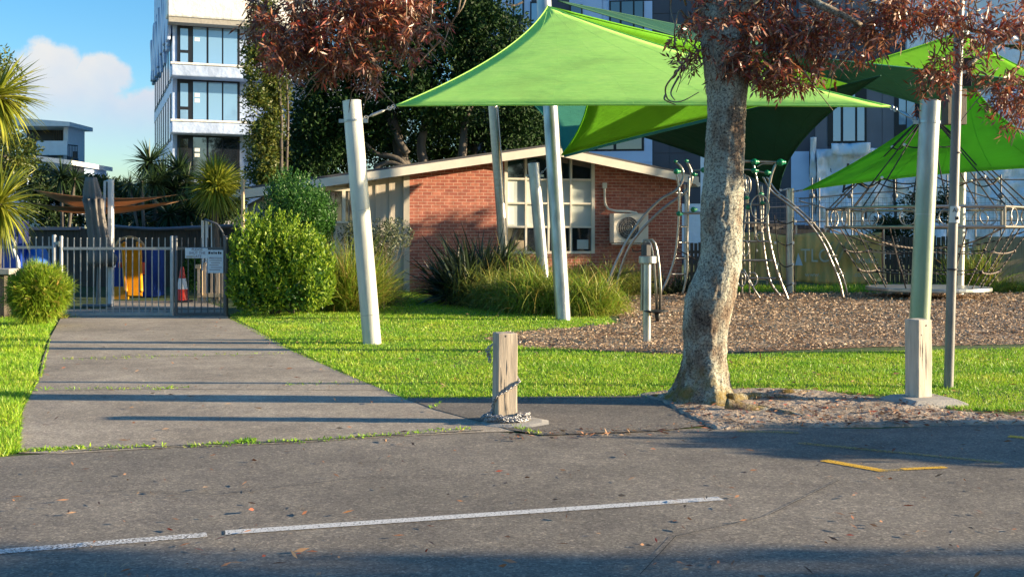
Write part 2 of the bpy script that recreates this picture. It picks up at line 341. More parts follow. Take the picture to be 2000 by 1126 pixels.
M['bushdark'] = leafmat('glossy_bush_leaves', [(.02, .075, .015), (.04, .13, .02), (.07, .19, .025)], .25)
M['greyleaf'] = leafmat('grey_green_leaves', [(.06, .09, .04), (.11, .13, .07), (.16, .18, .11)], .25)
M['flax'] = leafmat('dark_flax_leaves', [(.015, .028, .014), (.025, .042, .02), (.04, .06, .025)], .15, .35)
M['tuft'] = leafmat('tussock_blades', [(.14, .20, .03), (.24, .26, .04), (.10, .17, .025), (.36, .28, .08)], .35)
M['tuftg'] = leafmat('green_tussock_blades', [(.10, .20, .02), (.20, .32, .02), (.30, .34, .05), (.34, .22, .06)], .35)
M['ball'] = leafmat('round_bush_blades', [(.14, .28, .02), (.26, .40, .02), (.36, .44, .04), (.12, .20, .02)], .35)
M['cord'] = leafmat('cordyline_leaves', [(.12, .17, .02), (.26, .30, .03), (.42, .42, .05), (.08, .13, .02)], .3, .4)
M['cordd'] = leafmat('dark_cordyline_leaves', [(.015, .035, .015), (.03, .06, .02), (.045, .08, .025)], .2, .4)
M['redleaf'] = leafmat('claret_ash_leaves', [(.09, .022, .012), (.20, .05, .02), (.14, .03, .02), (.28, .09, .03), (.11, .03, .025), (.38, .15, .05), (.18, .045, .025), (.48, .05, .02), (.16, .10, .03), (.50, .24, .14), (.26, .07, .03), (.60, .38, .27)], .28, .42, .9)  # palest tones put sun glints into the leaf colour
M['litter'] = leafmat('dry_leaves', [(.30, .05, .03), (.35, .18, .09), (.20, .08, .04), (.45, .30, .18), (.12, .05, .03)], .1, .6)
M['bark2'] = mat('dark_bark', (.10, .085, .07), .9, 0, .35, 5, .6, 20, sx=(1, 1, .3), dist=.03)
M['twig'] = mat('pale_twig', (.24, .18, .12), .8, 0, .3, 8, .3)
def barkmat():
    m, t, b = newmat('lichen_bark')
    base = ramp(t, noise_n(t, 3.2, 7, .62, sx=(1, 1, .55)), [(.33, (.13, .09, .07)), (.43, (.27, .21, .16)), (.52, (.40, .39, .33)), (.70, (.55, .57, .49))])
    g = ramp(t, noise_n(t, 55, 5, .75), [(.40, (.18, .15, .13)), (.5, (1, 1, 1)), (.62, (1.5, 1.5, 1.35))])
    mx = t.nodes.new('ShaderNodeMix'); mx.data_type = 'RGBA'; mx.blend_type = 'MULTIPLY'; mx.inputs['Factor'].default_value = .85
    t.links.new(base, mx.inputs['A']); t.links.new(g, mx.inputs['B'])
    # moss near the foot: a real growth, ochre
    tcn = t.nodes.new('ShaderNodeTexCoord'); s = t.nodes.new('ShaderNodeSeparateXYZ'); t.links.new(tcn.outputs['Object'], s.inputs[0])
    mr = t.nodes.new('ShaderNodeMapRange'); mr.inputs['From Min'].default_value = .45; mr.inputs['From Max'].default_value = .05; t.links.new(s.outputs['Z'], mr.inputs['Value'])
    mn = t.nodes.new('ShaderNodeMath'); mn.operation = 'MULTIPLY'; t.links.new(mr.outputs[0], mn.inputs[0])
    nr = t.nodes.new('ShaderNodeMapRange'); nr.inputs['From Min'].default_value = .42; nr.inputs['From Max'].default_value = .6; t.links.new(noise_n(t, 7, 5), nr.inputs['Value']); t.links.new(nr.outputs[0], mn.inputs[1])
    m2 = t.nodes.new('ShaderNodeMix'); m2.data_type = 'RGBA'; t.links.new(mn.outputs[0], m2.inputs['Factor']); t.links.new(mx.outputs['Result'], m2.inputs['A']); m2.inputs['B'].default_value = (.24, .17, .045, 1)
    t.links.new(m2.outputs['Result'], b.inputs['Base Color']); b.inputs['Roughness'].default_value = .95; b.inputs['Specular IOR Level'].default_value = .15
    ad = t.nodes.new('ShaderNodeMath'); ad.operation = 'MULTIPLY_ADD'; ad.inputs[1].default_value = .6; t.links.new(noise_n(t, 48, 5, .75), ad.inputs[0]); t.links.new(noise_n(t, 14, 6, .65, sx=(1, 1, .5)), ad.inputs[2])
    bump(t, b, ad.outputs[0], 1, .035); return m
M['bark'] = barkmat()
def brickmat():
    m, t, b = newmat('red_brick'); tcn = t.nodes.new('ShaderNodeTexCoord'); s = t.nodes.new('ShaderNodeSeparateXYZ'); t.links.new(tcn.outputs['Object'], s.inputs[0])
    c = t.nodes.new('ShaderNodeCombineXYZ'); t.links.new(s.outputs['X'], c.inputs[0]); t.links.new(s.outputs['Z'], c.inputs[1])
    k = t.nodes.new('ShaderNodeTexBrick'); k.inputs['Scale'].default_value = 1; k.inputs['Brick Width'].default_value = .24; k.inputs['Row Height'].default_value = .086
    k.inputs['Mortar Size'].default_value = .0075; k.inputs['Mortar Smooth'].default_value = .3; k.inputs['Bias'].default_value = -.1
    k.inputs['Color1'].default_value = (.34, .10, .068, 1); k.inputs['Color2'].default_value = (.49, .175, .11, 1); k.inputs['Mortar'].default_value = (.58, .40, .30, 1)
    t.links.new(c.outputs[0], k.inputs['Vector'])
    mx = t.nodes.new('ShaderNodeMix'); mx.data_type = 'RGBA'; mx.blend_type = 'MULTIPLY'; mx.inputs['Factor'].default_value = .8
    t.links.new(k.outputs['Color'], mx.inputs['A']); t.links.new(ramp(t, noise_n(t, 7, 5, vec=c.outputs[0]), [(.3, (.7, .66, .66)), (.7, (1.3, 1.3, 1.3))]), mx.inputs['B'])
    t.links.new(mx.outputs['Result'], b.inputs['Base Color']); b.inputs['Roughness'].default_value = .85
    iv = t.nodes.new('ShaderNodeMath'); iv.operation = 'SUBTRACT'; iv.inputs[0].default_value = 1; t.links.new(k.outputs['Fac'], iv.inputs[1]); bump(t, b, iv.outputs[0], .6, .008); return m
M['brick'] = brickmat()
def bannermat():
    m, t, b = newmat('olive_banner')
    t.links.new(ramp(t, noise_n(t, .5, 4), [(.35, (.52, .33, .10)), (.65, (.78, .52, .18))]), b.inputs['Base Color']); b.inputs['Roughness'].default_value = .6
    bump(t, b, noise_n(t, 1.4, 3, sx=(2, 1, .4)), .6, .06); return m
M['banner'] = bannermat()
def paint(name, c, gap):
    m, t, b = newmat(name); b.inputs['Base Color'].default_value = (*c, 1); b.inputs['Roughness'].default_value = .7
    tr = t.nodes.new('ShaderNodeBsdfTransparent'); mx = t.nodes.new('ShaderNodeMixShader')
    t.links.new(ramp(t, noise_n(t, 70, 4, .7), [(gap, (0, 0, 0)), (gap + .05, (1, 1, 1))]), mx.inputs[0]); t.links.new(tr.outputs[0], mx.inputs[1]); t.links.new(b.outputs[0], mx.inputs[2])
    t.links.new(mx.outputs[0], t.nodes['Material Output'].inputs['Surface']); return m
M['linew'] = paint('worn_white_paint', (.62, .62, .60), .40)
M['linew2'] = paint('badly_worn_white_paint', (.68, .68, .66), .455)
M['liney'] = paint('worn_yellow_paint', (.80, .46, .03), .42)
M['linef'] = paint('faded_yellow_paint', (.50, .34, .08), .49)
# ------------------------------------------------------------------ ground, road, driveway, mulch
def sheet(name, pts, z, m):
    vs = [Vector((p[0], p[1], z)) for p in pts]; b = MB(); b.add(vs, [tuple(range(len(vs)))])
    return tag(b.build(name, m), kind='structure')
def gp(l): return [tuple(G(x, y)[:2]) for x, y in l]
tag(MB().add([(-700, -300, 0), (700, -300, 0), (700, 900, 0), (-700, 900, 0)], [(0, 1, 2, 3)]).build('ground', M['turf']), kind='structure')
kerb = gp([(-2200, 1000), (-900, 945), (0, 893), (130, 884), (330, 872), (560, 864), (760, 851), (945, 842), (1060, 850), (1290, 840), (1480, 832), (1700, 838), (2000, 826), (2600, 812), (4000, 745)])
sheet('road', [(-60, -30)] + [(-60, kerb[0][1] - 8)] + kerb + [(60, 22), (60, -30)], .004, M['road'])
drive_px = [(36, 886), (45, 800), (75, 742), (84, 700), (98, 660), (117, 625), (117, 604), (440, 604), (446, 622), (500, 645), (560, 680), (630, 712), (700, 742), (790, 778), (850, 800), (1060, 842), (945, 845), (760, 854), (560, 867), (330, 875), (130, 887)]
sheet('driveway', gp(drive_px), .008, M['drive'])
sheet('footpath', gp([(790, 779), (850, 778), (945, 777), (1290, 774), (1330, 800), (1375, 833), (1290, 843), (1062, 852), (1000, 842), (850, 801)]), .012, M['apron'])
sheet('yard_path', gp([(117, 603), (440, 603), (395, 588), (222, 588), (205, 603)]), .009, M['drive'])
mulch_poly = gp([(945, 662), (975, 652), (1090, 642), (1215, 632), (1205, 610), (1190, 596), (1180, 578), (1400, 573), (2500, 573), (3000, 640), (2400, 668), (2000, 672), (1700, 678), (1500, 686), (1350, 692), (1100, 684), (1010, 678)])
sheet('bark_bed', mulch_poly, .006, M['mulch'])
soil_px = [(1240, 772), (1300, 765), (1420, 762), (1500, 760), (1600, 765), (1740, 784), (1870, 806), (2010, 816), (2300, 819), (2300, 828), (2000, 829), (1700, 834), (1480, 836), (1400, 840), (1340, 815), (1290, 785)]
# soil: uneven low mound
def uneven(name, poly, z0, amp, step, m, sc_=1.5):
    xs = [p[0] for p in poly]; ys = [p[1] for p in poly]
    gx = np.arange(min(xs), max(xs) + step, step); gy = np.arange(min(ys), max(ys) + step, step)
    X, Y = np.meshgrid(gx, gy, indexing='ij'); ins = inpoly(X.ravel(), Y.ravel(), poly).reshape(X.shape)
    # distance-like falloff by repeated blur of the mask
    mk = ins.astype(float)
    for _ in range(10): mk[1:-1, 1:-1] = (mk[1:-1, 1:-1] * 2 + mk[:-2, 1:-1] + mk[2:, 1:-1] + mk[1:-1, :-2] + mk[1:-1, 2:]) / 6
    Z = np.array([[noise.fractal(Vector((x * sc_, y * sc_, 3)), .6, 2, 5) for y in gy] for x in gx])
    Zz = z0 + np.maximum(0, (mk - .25)) * amp * (1 + Z * 1.1); Zz[~ins] = -.02
    V = np.stack([X, Y, Zz], -1).reshape(-1, 3); n2_ = len(gy)
    i, j = np.meshgrid(np.arange(len(gx) - 1), np.arange(len(gy) - 1), indexing='ij'); a = (i * n2_ + j).ravel()
    return np_obj(name, V, np.stack([a, a + n2_, a + n2_ + 1, a + 1], 1), m, smooth=True)
tag(uneven('bare_soil', gp(soil_px), .014, .016, .03, M['soil'], 8), kind='structure')
# bark chips
def scatter(poly, n, near=1.0):
    xs = [p[0] for p in poly]; ys = [p[1] for p in poly]; out = []; tot = 0
    while tot < n:
        m = n * 2; y = 1 / (1 / max(ys) + (1 / min(ys) - 1 / max(ys)) * rng.random(m)) if near else rng.uniform(min(ys), max(ys), m)
        x = rng.uniform(min(xs), max(xs), m)
        k = inpoly(x, y, poly) & (np.abs(x / y) < .52); out.append(np.stack([x[k], y[k]], 1)); tot += k.sum()
    return np.concatenate(out)[:n]
p = scatter(mulch_poly, 52000); n = len(p); d = rng.normal(size=(n, 3)); d[:, 2] *= .28
p = p + rng.normal(size=p.shape) * .07; hk = np.array([noise.noise(Vector((x * .45, y * .9, 4))) + .6 * noise.noise(Vector((x * 1.6, y * 1.6, 8))) for x, y in p]); p = p[hk > -.42]; n = len(p); d = d[:n]; pos = np.column_stack([p, .008 + rng.random(n) * .035]); dist = p[:, 1] / 20
V, Q = leaf_arr(pos, d, rng.uniform(.03, .085, n) * dist, rng.uniform(.012, .03, n) * dist, up=np.array([[0, 0, 1.]]) + rng.normal(size=(n, 3)) * .5)
M['chip'] = leafmat('bark_chips', [(.16, .095, .055), (.40, .28, .185), (.58, .44, .31), (.26, .165, .10), (.76, .62, .47)], .0, .8)
tag(np_obj('bark_chips', V, Q, M['chip']), kind='stuff')
# low heaps in the bark
for (px, py, r) in [(1180, 672, .5), (1690, 636, .5)]:
    pass
# lawns
lawnR = gp([(448, 616), (560, 578), (700, 566), (860, 560), (1010, 575), (1180, 612), (1205, 632), (1100, 642), (1000, 650), (945, 662), (1030, 680), (1350, 694), (2300, 674), (2300, 815), (1870, 801), (1740, 774), (1500, 760), (1420, 765), (1290, 771), (940, 776), (790, 776), (700, 740), (560, 677)])
lawnL = gp([(-400, 900), (-400, 585), (60, 588), (112, 622), (92, 662), (79, 700), (70, 742), (40, 795), (36, 880), (10, 892)])
lawnB = gp([(1390, 571), (1380, 563), (2600, 563), (2600, 571)])
def lawn(name, poly, n, h0, h1):
    p = scatter(poly, n); n = len(p); k = np.array([noise.noise(Vector((x * .9, y * .9, 0))) for x, y in p[::1]])
    d = rng.normal(size=(n, 3)) * .45; d[:, 2] = 1; ds = np.maximum(p[:, 1] / 11, .8) ** .7
    ln = rng.uniform(h0, h1, n) * (1 + .5 * k) * ds ** .3; pos = np.column_stack([p, np.full(n, -.004)])
    V, Q = blade_arr(pos, d, ln, rng.uniform(.005, .009, n) * ds, rng.uniform(.2, .9, n), 2)
    return tag(np_obj(name, V, Q, M['grass']), kind='stuff')
lawn('lawn_grass', lawnR, 260000, .018, .052); lawn('verge_grass', lawnL, 85000, .03, .085); lawn('back_grass', lawnB, 9000, .08, .2)
# clover and weeds along the driveway joint
wp = []
for (x0, y0, x1, y1, n_) in [(20, 884, 170, 876, 500), (170, 878, 330, 872, 160), (360, 872, 560, 863, 330), (460, 864, 500, 861, 220), (560, 865, 920, 838, 420), (840, 800, 860, 790, 60), (60, 762, 370, 757, 240), (300, 762, 340, 758, 60), (120, 703, 560, 690, 260), (560, 752, 800, 745, 160), (1000, 835, 1060, 850, 160), (40, 790, 36, 880, 500), (75, 742, 42, 800, 400), (98, 664, 80, 738, 400), (790, 779, 1290, 775, 900), (560, 681, 790, 778, 800), (450, 622, 560, 681, 500)]:
    t_ = rng.random(n_); wp.append(np.stack([x0 + (x1 - x0) * t_, y0 + (y1 - y0) * t_ + rng.normal(size=n_) * 1.6], 1))
wp = np.concatenate(wp); Yw = F * EYE / (wp[:, 1] - HY); pos = np.column_stack([(wp[:, 0] - 1000) * Yw / F, Yw, np.full(len(wp), .006)])
d = rng.normal(size=(len(pos), 3)) * .8; d[:, 2] = 1; V, Q = blade_arr(pos, d, rng.uniform(.012, .045, len(pos)), rng.uniform(.006, .014, len(pos)), .8, 2)
tag(np_obj('joint_weeds', V, Q, M['grass']), kind='stuff')
# leaf litter
def litter(reg, n, l0, l1, z=.014):
    p = scatter(reg, n); n = len(p); d = rng.normal(size=(n, 3)); d[:, 2] = np.abs(d[:, 2]) * .15
    return leaf_arr(np.column_stack([p, z + rng.random(n) * .012]), d, rng.uniform(l0, l1, n), rng.uniform(.008, .02, n), up=np.array([[0, 0, 1.]]) + rng.normal(size=(n, 3)) * .5)
parts = [litter(gp([(-100, 1160), (-100, 900), (940, 850), (2200, 830), (2200, 1160)]), 300, .02, .085),
         litter(gp(drive_px), 150, .03, .09), litter(gp(soil_px), 900, .03, .09, .03), litter(gp([(960, 850), (1480, 822), (1480, 845), (1000, 865)]), 130, .03, .08),
         litter(lawnR, 420, .04, .10, .045), litter(gp([(1560, 800), (2300, 812), (2300, 832), (1560, 842)]), 420, .03, .08, .02)]
V, Q = cat_arr(*parts); tag(np_obj('fallen_leaves', V, Q, M['litter']), kind='stuff')
M['crack'] = mat('dark_crack', (.03, .028, .025), .95, 0, .2, 8, 0)
def crackline(pts, wd):
    q = []
    for (x0, y0), (x1, y1) in zip(pts, pts[1:]):
        for k in range(14): f_ = k / 14; q.append(G(x0 + (x1 - x0) * f_, y0 + (y1 - y0) * f_ + .9 * noise.noise(Vector((x0 + (x1 - x0) * f_, y0, 0)) * .05), 0))
    q.append(G(*pts[-1])); b_ = MB(); vs = []; 
    for i, p_ in enumerate(q):
        d_ = (q[min(i + 1, len(q) - 1)] - q[max(i - 1, 0)]).normalized(); s_ = Vector((-d_.y, d_.x, 0)) * wd * (.5 + .6 * abs(noise.noise(p_ * 4))); vs += [p_ - s_ + Vector((0, 0, .0125)), p_ + s_ + Vector((0, 0, .0125))]
    return tag(b_.add(vs, [(2 * i, 2 * i + 1, 2 * i + 3, 2 * i + 2) for i in range(len(q) - 1)]).build('crack_line', M['crack']), kind='structure')
crackline([(58, 765), (300, 761), (600, 763), (745, 764)], .009); crackline([(90, 702), (300, 697), (590, 694)], .010); crackline([(130, 884), (330, 873), (560, 865), (760, 852), (945, 842)], .014); crackline([(110, 648), (300, 645), (495, 643)], .010)
crackline([(850, 780), (1000, 782), (1290, 776)], .006); crackline([(1062, 851), (1290, 841)], .008)
crackline([(-50, 985), (250, 960), (420, 968), (700, 935), (900, 930)], .004); crackline([(1250, 1126), (1320, 1050), (1500, 1010), (1640, 940)], .0035)
# painted lines
def strip(name, a, b, wd, m, z=.0085):
    a = G(*a); b = G(*b); d = (b - a).normalized(); s = Vector((-d.y, d.x, 0)) * wd / 2; zz_ = Vector((0, 0, z))
    return tag(MB().add([a - s + zz_, b - s + zz_, b + s + zz_, a + s + zz_], [(0, 1, 2, 3)]).build(name, m), kind='structure')
strip('white_line', (440, 1042), (1408, 975), .085, M['linew']); strip('white_line', (-60, 1084), (404, 1046), .085, M['linew2'])
strip('yellow_line', (1608, 900), (1726, 921), .085, M['liney'], .0085); strip('yellow_line', (1762, 918), (1848, 914), .06, M['liney'], .0095)
strip('yellow_line', (1970, 853), (2100, 866), .10, M['liney']); strip('yellow_line', (1716, 921), (1766, 918), .06, M['linef'], .009)
strip('yellow_line', (1560, 866), (1960, 905), .07, M['linef']); strip('yellow_line', (1440, 843), (1560, 846), .08, M['linef'])

# ------------------------------------------------------------------ brick house
OX, OY, PH = -2.73, 30.0, R(16); CT, ST = math.cos(PH), math.sin(PH)
def HWt(px, py, inset=0.0):
    """pixel -> (t, z) on the house front plane set back by inset"""
    ox = OX - ST * inset; oy = OY + CT * inset; x = (px - 1000) / F; t = (x * oy - ox) / (CT - x * ST); Y = oy + t * ST
    return t, EYE - (py - HY) * Y / F
def hb(t0, t1, z0, z1, y0, y1): return ((t0, y0, z0), (t1, y1, z1))
house = thing('brick_house', 'low red brick house with a shallow gable roof and cream fascia', 'house', (OX, OY, 0), PH)
te, ze = HWt(485, 380); tr_, zr = HWt(1062, 298); t9, z9 = HWt(1332, 353)
wl, _ = HWt(985, 492); wr, wz0 = HWt(1161, 495)
def roofz(t): return zr + (t - tr_) * ((zr - ze) / (tr_ - te)) if t < tr_ else zr + (t - tr_) * ((z9 - zr) / (t9 - tr_))
def wallpoly(pts, y0, th): return MB().prism([(t, y0, z) for t, z in pts], (0, th, 0))
b = wallpoly([(0, 0), (wl, 0), (wl, roofz(wl) - .0), (0, roofz(0))], 0, .25)
b.prism([(t, 0, z) for t, z in [(wl, 0), (wr, 0), (wr, wz0), (wl, wz0)]], (0, .25, 0))
b.prism([(t, 0, z) for t, z in [(wr, 0), (t9, 0), (t9, z9), (wr, roofz(wr))]], (0, .25, 0))
b.box((t9 - .125, 4.3, 1.5), (.25, 8, 3.0)); b.build('wall', M['brick'], house, local=True)
b = MB(); b.b2((wl, -.02, wz0 - .09), (wr, .0, wz0)); b.build('window_ledge', M['brick'], house, local=True)
# clad part
b = wallpoly([(te + .35, .35), (0, .35), (0, roofz(0)), (te + .35, roofz(te + .35))], .06, .2); b.box((te + .45, 4, 1.4), (.2, 7.6, 2.2)); b.build('clad_wall', M['beige'], house, local=True)
b = MB(); t = te + .4
while t < -.12: b.b2((t, .03, .37), (t + .045, .0605, roofz(t) - .02)); t += .36
b.b2((-.16, -.015, .0), (0, .06, roofz(-.1) - .02)); b.build('batten', M['beige'], house, local=True)
b = MB(); b.b2((te + .35, .09, 0), (-.16, .2, .33)); b.build('foundation', M['concrete'], house, local=True)
b = MB(); b.b2((te + .35, .02, .33), (-.16, .0595, .37)); b.build('skirting', M['roof'], house, local=True)
# clad window
c0, cz1 = HWt(590, 372); c1, cz0 = HWt(712, 432); cm, _ = HWt(668, 400)
wf = MB(); wf.b2((c0 - .6, -.02, cz1), (c1 + .1, .07, cz1 + .09)); wf.b2((cm, -.03, cz0), (cm + .09, .068, cz1)); wf.b2((c0 - .6, -.022, cz0 - .05), (c1 + .1, .066, cz0)); wf.b2((c1, -.028, cz0), (c1 + .07, .067, cz1)); wf.b2((c0 - .6, -.026, cz0), (c0 - .53, .067, cz1))
win = wf.build('window', M['cream'], house, local=True)
for a, z in ((c0 - .53, cm), (cm + .09, c1)): MB().b2((a, .03, cz0), (z, .0575, cz1)).build('pane', M['glass'], win, local=True)
# roof planes, fascia, gutter
oh = .55
def roofplane(t0, t1, name='roof'):
    z0, z1 = roofz(t0) + .10, roofz(t1) + .10
    return MB().prism([(t0, -oh, z0), (t1, -oh, z1), (t1, -oh, z1 + .09), (t0, -oh, z0 + .09)], (0, 9.4, 0))
rf = roofplane(te - .25, tr_); rf.v = rf.v; rr = roofplane(tr_, t9 + .28); rf.add(rr.v, rr.f); rf.build('roof', M['roof'], house, local=True)
b = MB()
for t0, t1 in ((te - .22, tr_), (tr_, t9 + .25)):
    b.prism([(t0, -oh - .03, roofz(t0) - .09), (t1, -oh - .03, roofz(t1) - .09), (t1, -oh - .03, roofz(t1) + .13), (t0, -oh - .03, roofz(t0) + .13)], (0, .028, 0))
b.build('fascia', M['cream'], house, local=True)
b = MB()
for t0, t1 in ((te - .2, tr_), (tr_, t9 + .23)):
    b.prism([(t0, -oh, roofz(t0) + .05), (t1, -oh, roofz(t1) + .05), (t1, -oh, roofz(t1) + .095), (t0, -oh, roofz(t0) + .095)], (0, oh + .1, 0))
b.build('soffit', M['cream'], house, local=True)
b = MB(); b.tube([(te - .3, -oh - .1, roofz(te) - .02), (te - .3, 8, roofz(te) - .02)], .07, 8); b.build('gutter', M['white'], house, local=True); b = MB(); b.tube([(t9 + .3, -oh + .1, z9 - .12), (t9 + .3, 8, z9 - .12)], .07, 8); b.build('gutter', M['white'], house, local=True); b = MB()
b.tube([(t9 + .1, .05, z9 - .1), (t9 + .1, -.05, z9 - .5), (t9 + .06, -.05, 0)], .04, 8); b.build('downpipe', M['white'], house, local=True)
# big gridded window
z1, z2, z3 = HWt(1070, 350)[1], HWt(1070, 397)[1], HWt(1070, 443)[1]
xs = [HWt(x, 450)[0] for x in (985, 1027, 1071, 1115, 1161)]
f = MB(); dpt = (-.03, .09)
for i, x in enumerate(xs):
    wdt = .09 if i in (0, 4) else .055; x0 = x if i == 0 else (x - wdt if i == 4 else x - wdt / 2); f.b2((x0, dpt[0] - .001 * i, wz0 + .07), (x0 + wdt, dpt[1], roofz(x0 + .03) - .02))
f.b2((wl, dpt[0] - .006, wz0), (wr, dpt[1], wz0 + .07))
for z in (z1, z2, z3): f.b2((wl + .09, dpt[0] + .003, z - .025), (wr - .09, dpt[1] - .002, z + .025))
win = f.build('window', M['cream'], house, local=True)
rows = [wz0 + .07, z3, z2, z1, None]
for i in range(4):
    a, c = xs[i] + .03, xs[i + 1] - .03
    for j in range(4):
        top = rows[j + 1]
        if top is None: MB().prism([(a, .04, rows[j]), (c, .04, rows[j]), (c, .04, roofz(c) - .03), (a, .04, roofz(a) - .03)], (0, .012, 0)).build('pane', M['glass'], win, local=True)
        else: MB().b2((a, .04, rows[j]), (c, .052, top)).build('pane', M['glass'] if j in (0,) else M['blind'], win, local=True)
# papers and things on the sill
for k, (x0, x1, y0, y1, mm_, l_, nm) in enumerate([(986, 1004, 355, 395, 'paper', 'white sheet taped in the upper left pane of the gridded window', 'paper_sheet'), (990, 1005, 404, 438, 'paper', 'white sheet taped in the second left pane of the gridded window', 'paper_sheet'), (1128, 1150, 468, 486, 'blind', 'white sheet in the lowest right pane of the gridded window', 'paper_sheet')]):
    a, za_ = HWt(x0, y1); c, zc_ = HWt(x1, y0); o = MB().b2((a, .034, za_), (c, .0385, zc_)).build(nm, M[mm_], house, local=True)
a, za_ = HWt(1006, 489); c, zc_ = HWt(1023, 469); MB().b2((a, -.025, wz0 + .071), (c, .032, zc_)).build('box_on_sill', M['ltimber'], house, local=True)
# air conditioner (hangs on the wall)
ac = thing('air_conditioner', 'cream air conditioner unit bracketed on the brick wall beside the gridded window', 'air conditioner', (OX, OY, 0), PH)
a, za_ = HWt(1198, 474, -.4); c, zc_ = HWt(1266, 417, -.4)
MB().b2((a, -.42, za_), (c, -.1, zc_)).build('casing', M['cream'], ac, local=True, bevel=.012)
fx = a + (c - a) * .42; fz = (za_ + zc_) / 2; fr = (zc_ - za_) * .38
fg = MB()
for k in range(5): fg.ring((fx, -.432, fz), fr * (k + 1) / 5, .006, (0, 1, 0), 24, 5)
for k in range(12): an = k * math.pi / 6; fg.tube([(fx, -.43, fz), (fx + math.cos(an) * fr, -.43, fz + math.sin(an) * fr)], .005, 4)
fg.build('fan_grille', M['steel'], ac, local=True)
MB().tube([(fx, -.4225, fz), (fx, -.4215, fz)], fr * 1.0, 28).build('fan_opening', M['roof'], ac, local=True)
b = MB(); zq = za_ + .05
while zq < zc_ - .05: b.b2((a - .012, -.40, zq), (a - .0005, -.14, zq + .022)); zq += .045
b.build('side_louvre', M['white'], ac, local=True)
b = MB(); b.b2((a + .08, -.40, za_ - .05), (a + .12, -.005, za_ - .001)); b.b2((c - .12, -.40, za_ - .05), (c - .08, -.005, za_ - .001)); b.b2((a - .05, -.41, za_ - .052), (c + .02, -.37, za_ - .022)); b.build('bracket', M['galv'], ac, local=True)
pts = [HWt(x, y, -.06) for x, y in ((1181, 366), (1181, 385), (1182, 398), (1188, 408), (1200, 412), (1225, 413), (1238, 416), (1242, 422))]
MB().tube([(t, -.06 - (.03 * i if i > 3 else 0), z) for i, (t, z) in enumerate(pts)], .035, 8).build('conduit', M['cream'], ac, local=True, smooth=True)
t, z = HWt(1181, 366, -.06); MB().b2((t - .06, -.1, z - .03), (t + .06, -.001, z + .13)).build('conduit_cap', M['cream'], ac, local=True, bevel=.01)

# ------------------------------------------------------------------ buildings behind
def facade_frame(ox, oy, ph):
    ct, st = math.cos(ph), math.sin(ph)
    def f(px, py, inset=0.0):
        x0 = ox - st * inset; y0 = oy + ct * inset; x = (px - 1000) / F; t = (x * y0 - x0) / (ct - x * st); Y = y0 + t * st
        return t, EYE - (py - HY) * Y / F
    return f
# wrapped tower at left
TY = 58.0; TX = (337 - 1000) / F * TY; tph = R(20.5); tf = facade_frame(TX, TY, tph)
tower = thing('wrapped_tower', 'narrow apartment tower under white building wrap with stacked balconies', 'building', (TX, TY, 0), tph)
T1 = tf(640, 100)[0]; TD = 18.0
b = MB(); b.b2((0, 0, 0), (T1, TD, 22)); tb = b.build('wall', M['wrapt'], tower, local=True)
zt = tf(337, 40)[1]
MB().b2((-.35, -1.1, zt), (T1, -.001, zt + 3.5)).build('parapet', M['wrapw'], tower, local=True, bevel=.1)
MB().b2((-.25, -1.0, zt - .25), (T1, -.002, zt - .002)).build('soffit', M['concrete'], tower, local=True)
for (y0, y1) in ((130, 152), (240, 262)):
    za_, zc_ = tf(400, y1, -1.0)[1], tf(400, y0, -1.0)[1]
    sl = MB().b2((-.15, -1.3, za_), (T1, -.003, zc_)).build('balcony_slab', M['wrapt'], tower, local=True, bevel=.06)
    MB().b2((-.2, -1.35, zc_ + .001), (T1, -1.2, zc_ + .12)).build('edge_wrap', M['wrapw'], sl, local=True, bevel=.03)
for k, (y0, y1) in enumerate(((50, 134), (156, 246), (264, 350))):
    zb, ztp = tf(400, y1)[1], tf(400, y0)[1]; a = tf(346, 90)[0]; e = tf(468, 90)[0]
    fr_ = MB(); fr_.b2((a, -.05, zb), (e, .0, ztp)); wn_ = fr_.build('window', M['frame'], tower, local=True)
    h = ztp - zb
    for (x0, x1, v0, v1) in ((352, 367, .4, .9), (352, 367, .06, .33), (377, 403, .03, .95), (407, 433, .03, .95), (436, 463, .03, .95)):
        MB().b2((tf(x0, 90)[0], -.075, zb + h * v0), (tf(x1, 90)[0], -.0505, zb + h * v1)).build('pane', M['glassb'] if k < 2 else M['glass'], wn_, local=True)
    for v in ((.62, .70), (.5, .58)):
        if k == 0 and v[0] < .6: continue
        MB().b2((tf(380, 90)[0], -.082, zb + h * v[0]), (tf(390, 90)[0], -.0755, zb + h * v[1])).build('paper_sheet', M['paper'], wn_, local=True)
# the tower's receding left side: bays of tall windows
for zc2 in (tf(337, 40)[1] - 3.0, tf(337, 40)[1] - 6.1, tf(337, 40)[1] - 9.2):
    for k in range(8):
        y = .9 + k * 2.1
        f_ = MB().b2((-.04, y, zc2), (-.001, y + 1.3, zc2 + 2.45)).build('side_window', M['frame'], tower, local=True)
        MB().b2((-.06, y + .12, zc2 + .12), (-.041, y + .6, zc2 + 2.3)).build('pane', M['glassb'], f_, local=True); MB().b2((-.06, y + .7, zc2 + .12), (-.041, y + 1.2, zc2 + 2.3)).build('pane', M['glassb'], f_, local=True)
# ragged wrap hanging over the edge
b = MB()
for k in range(18): y = k * 1.0; b.box((-.12, y + .5, zt + .6 + .3 * math.sin(k * 2.1)), (.2, .95, 3.2 + .6 * math.sin(k * 1.7)), rot=Euler((.04 * math.sin(k), .05 * math.cos(k * 2), 0)).to_matrix())
b.build('loose_wrap', M['wrapt'], tower, local=True, bevel=.05)

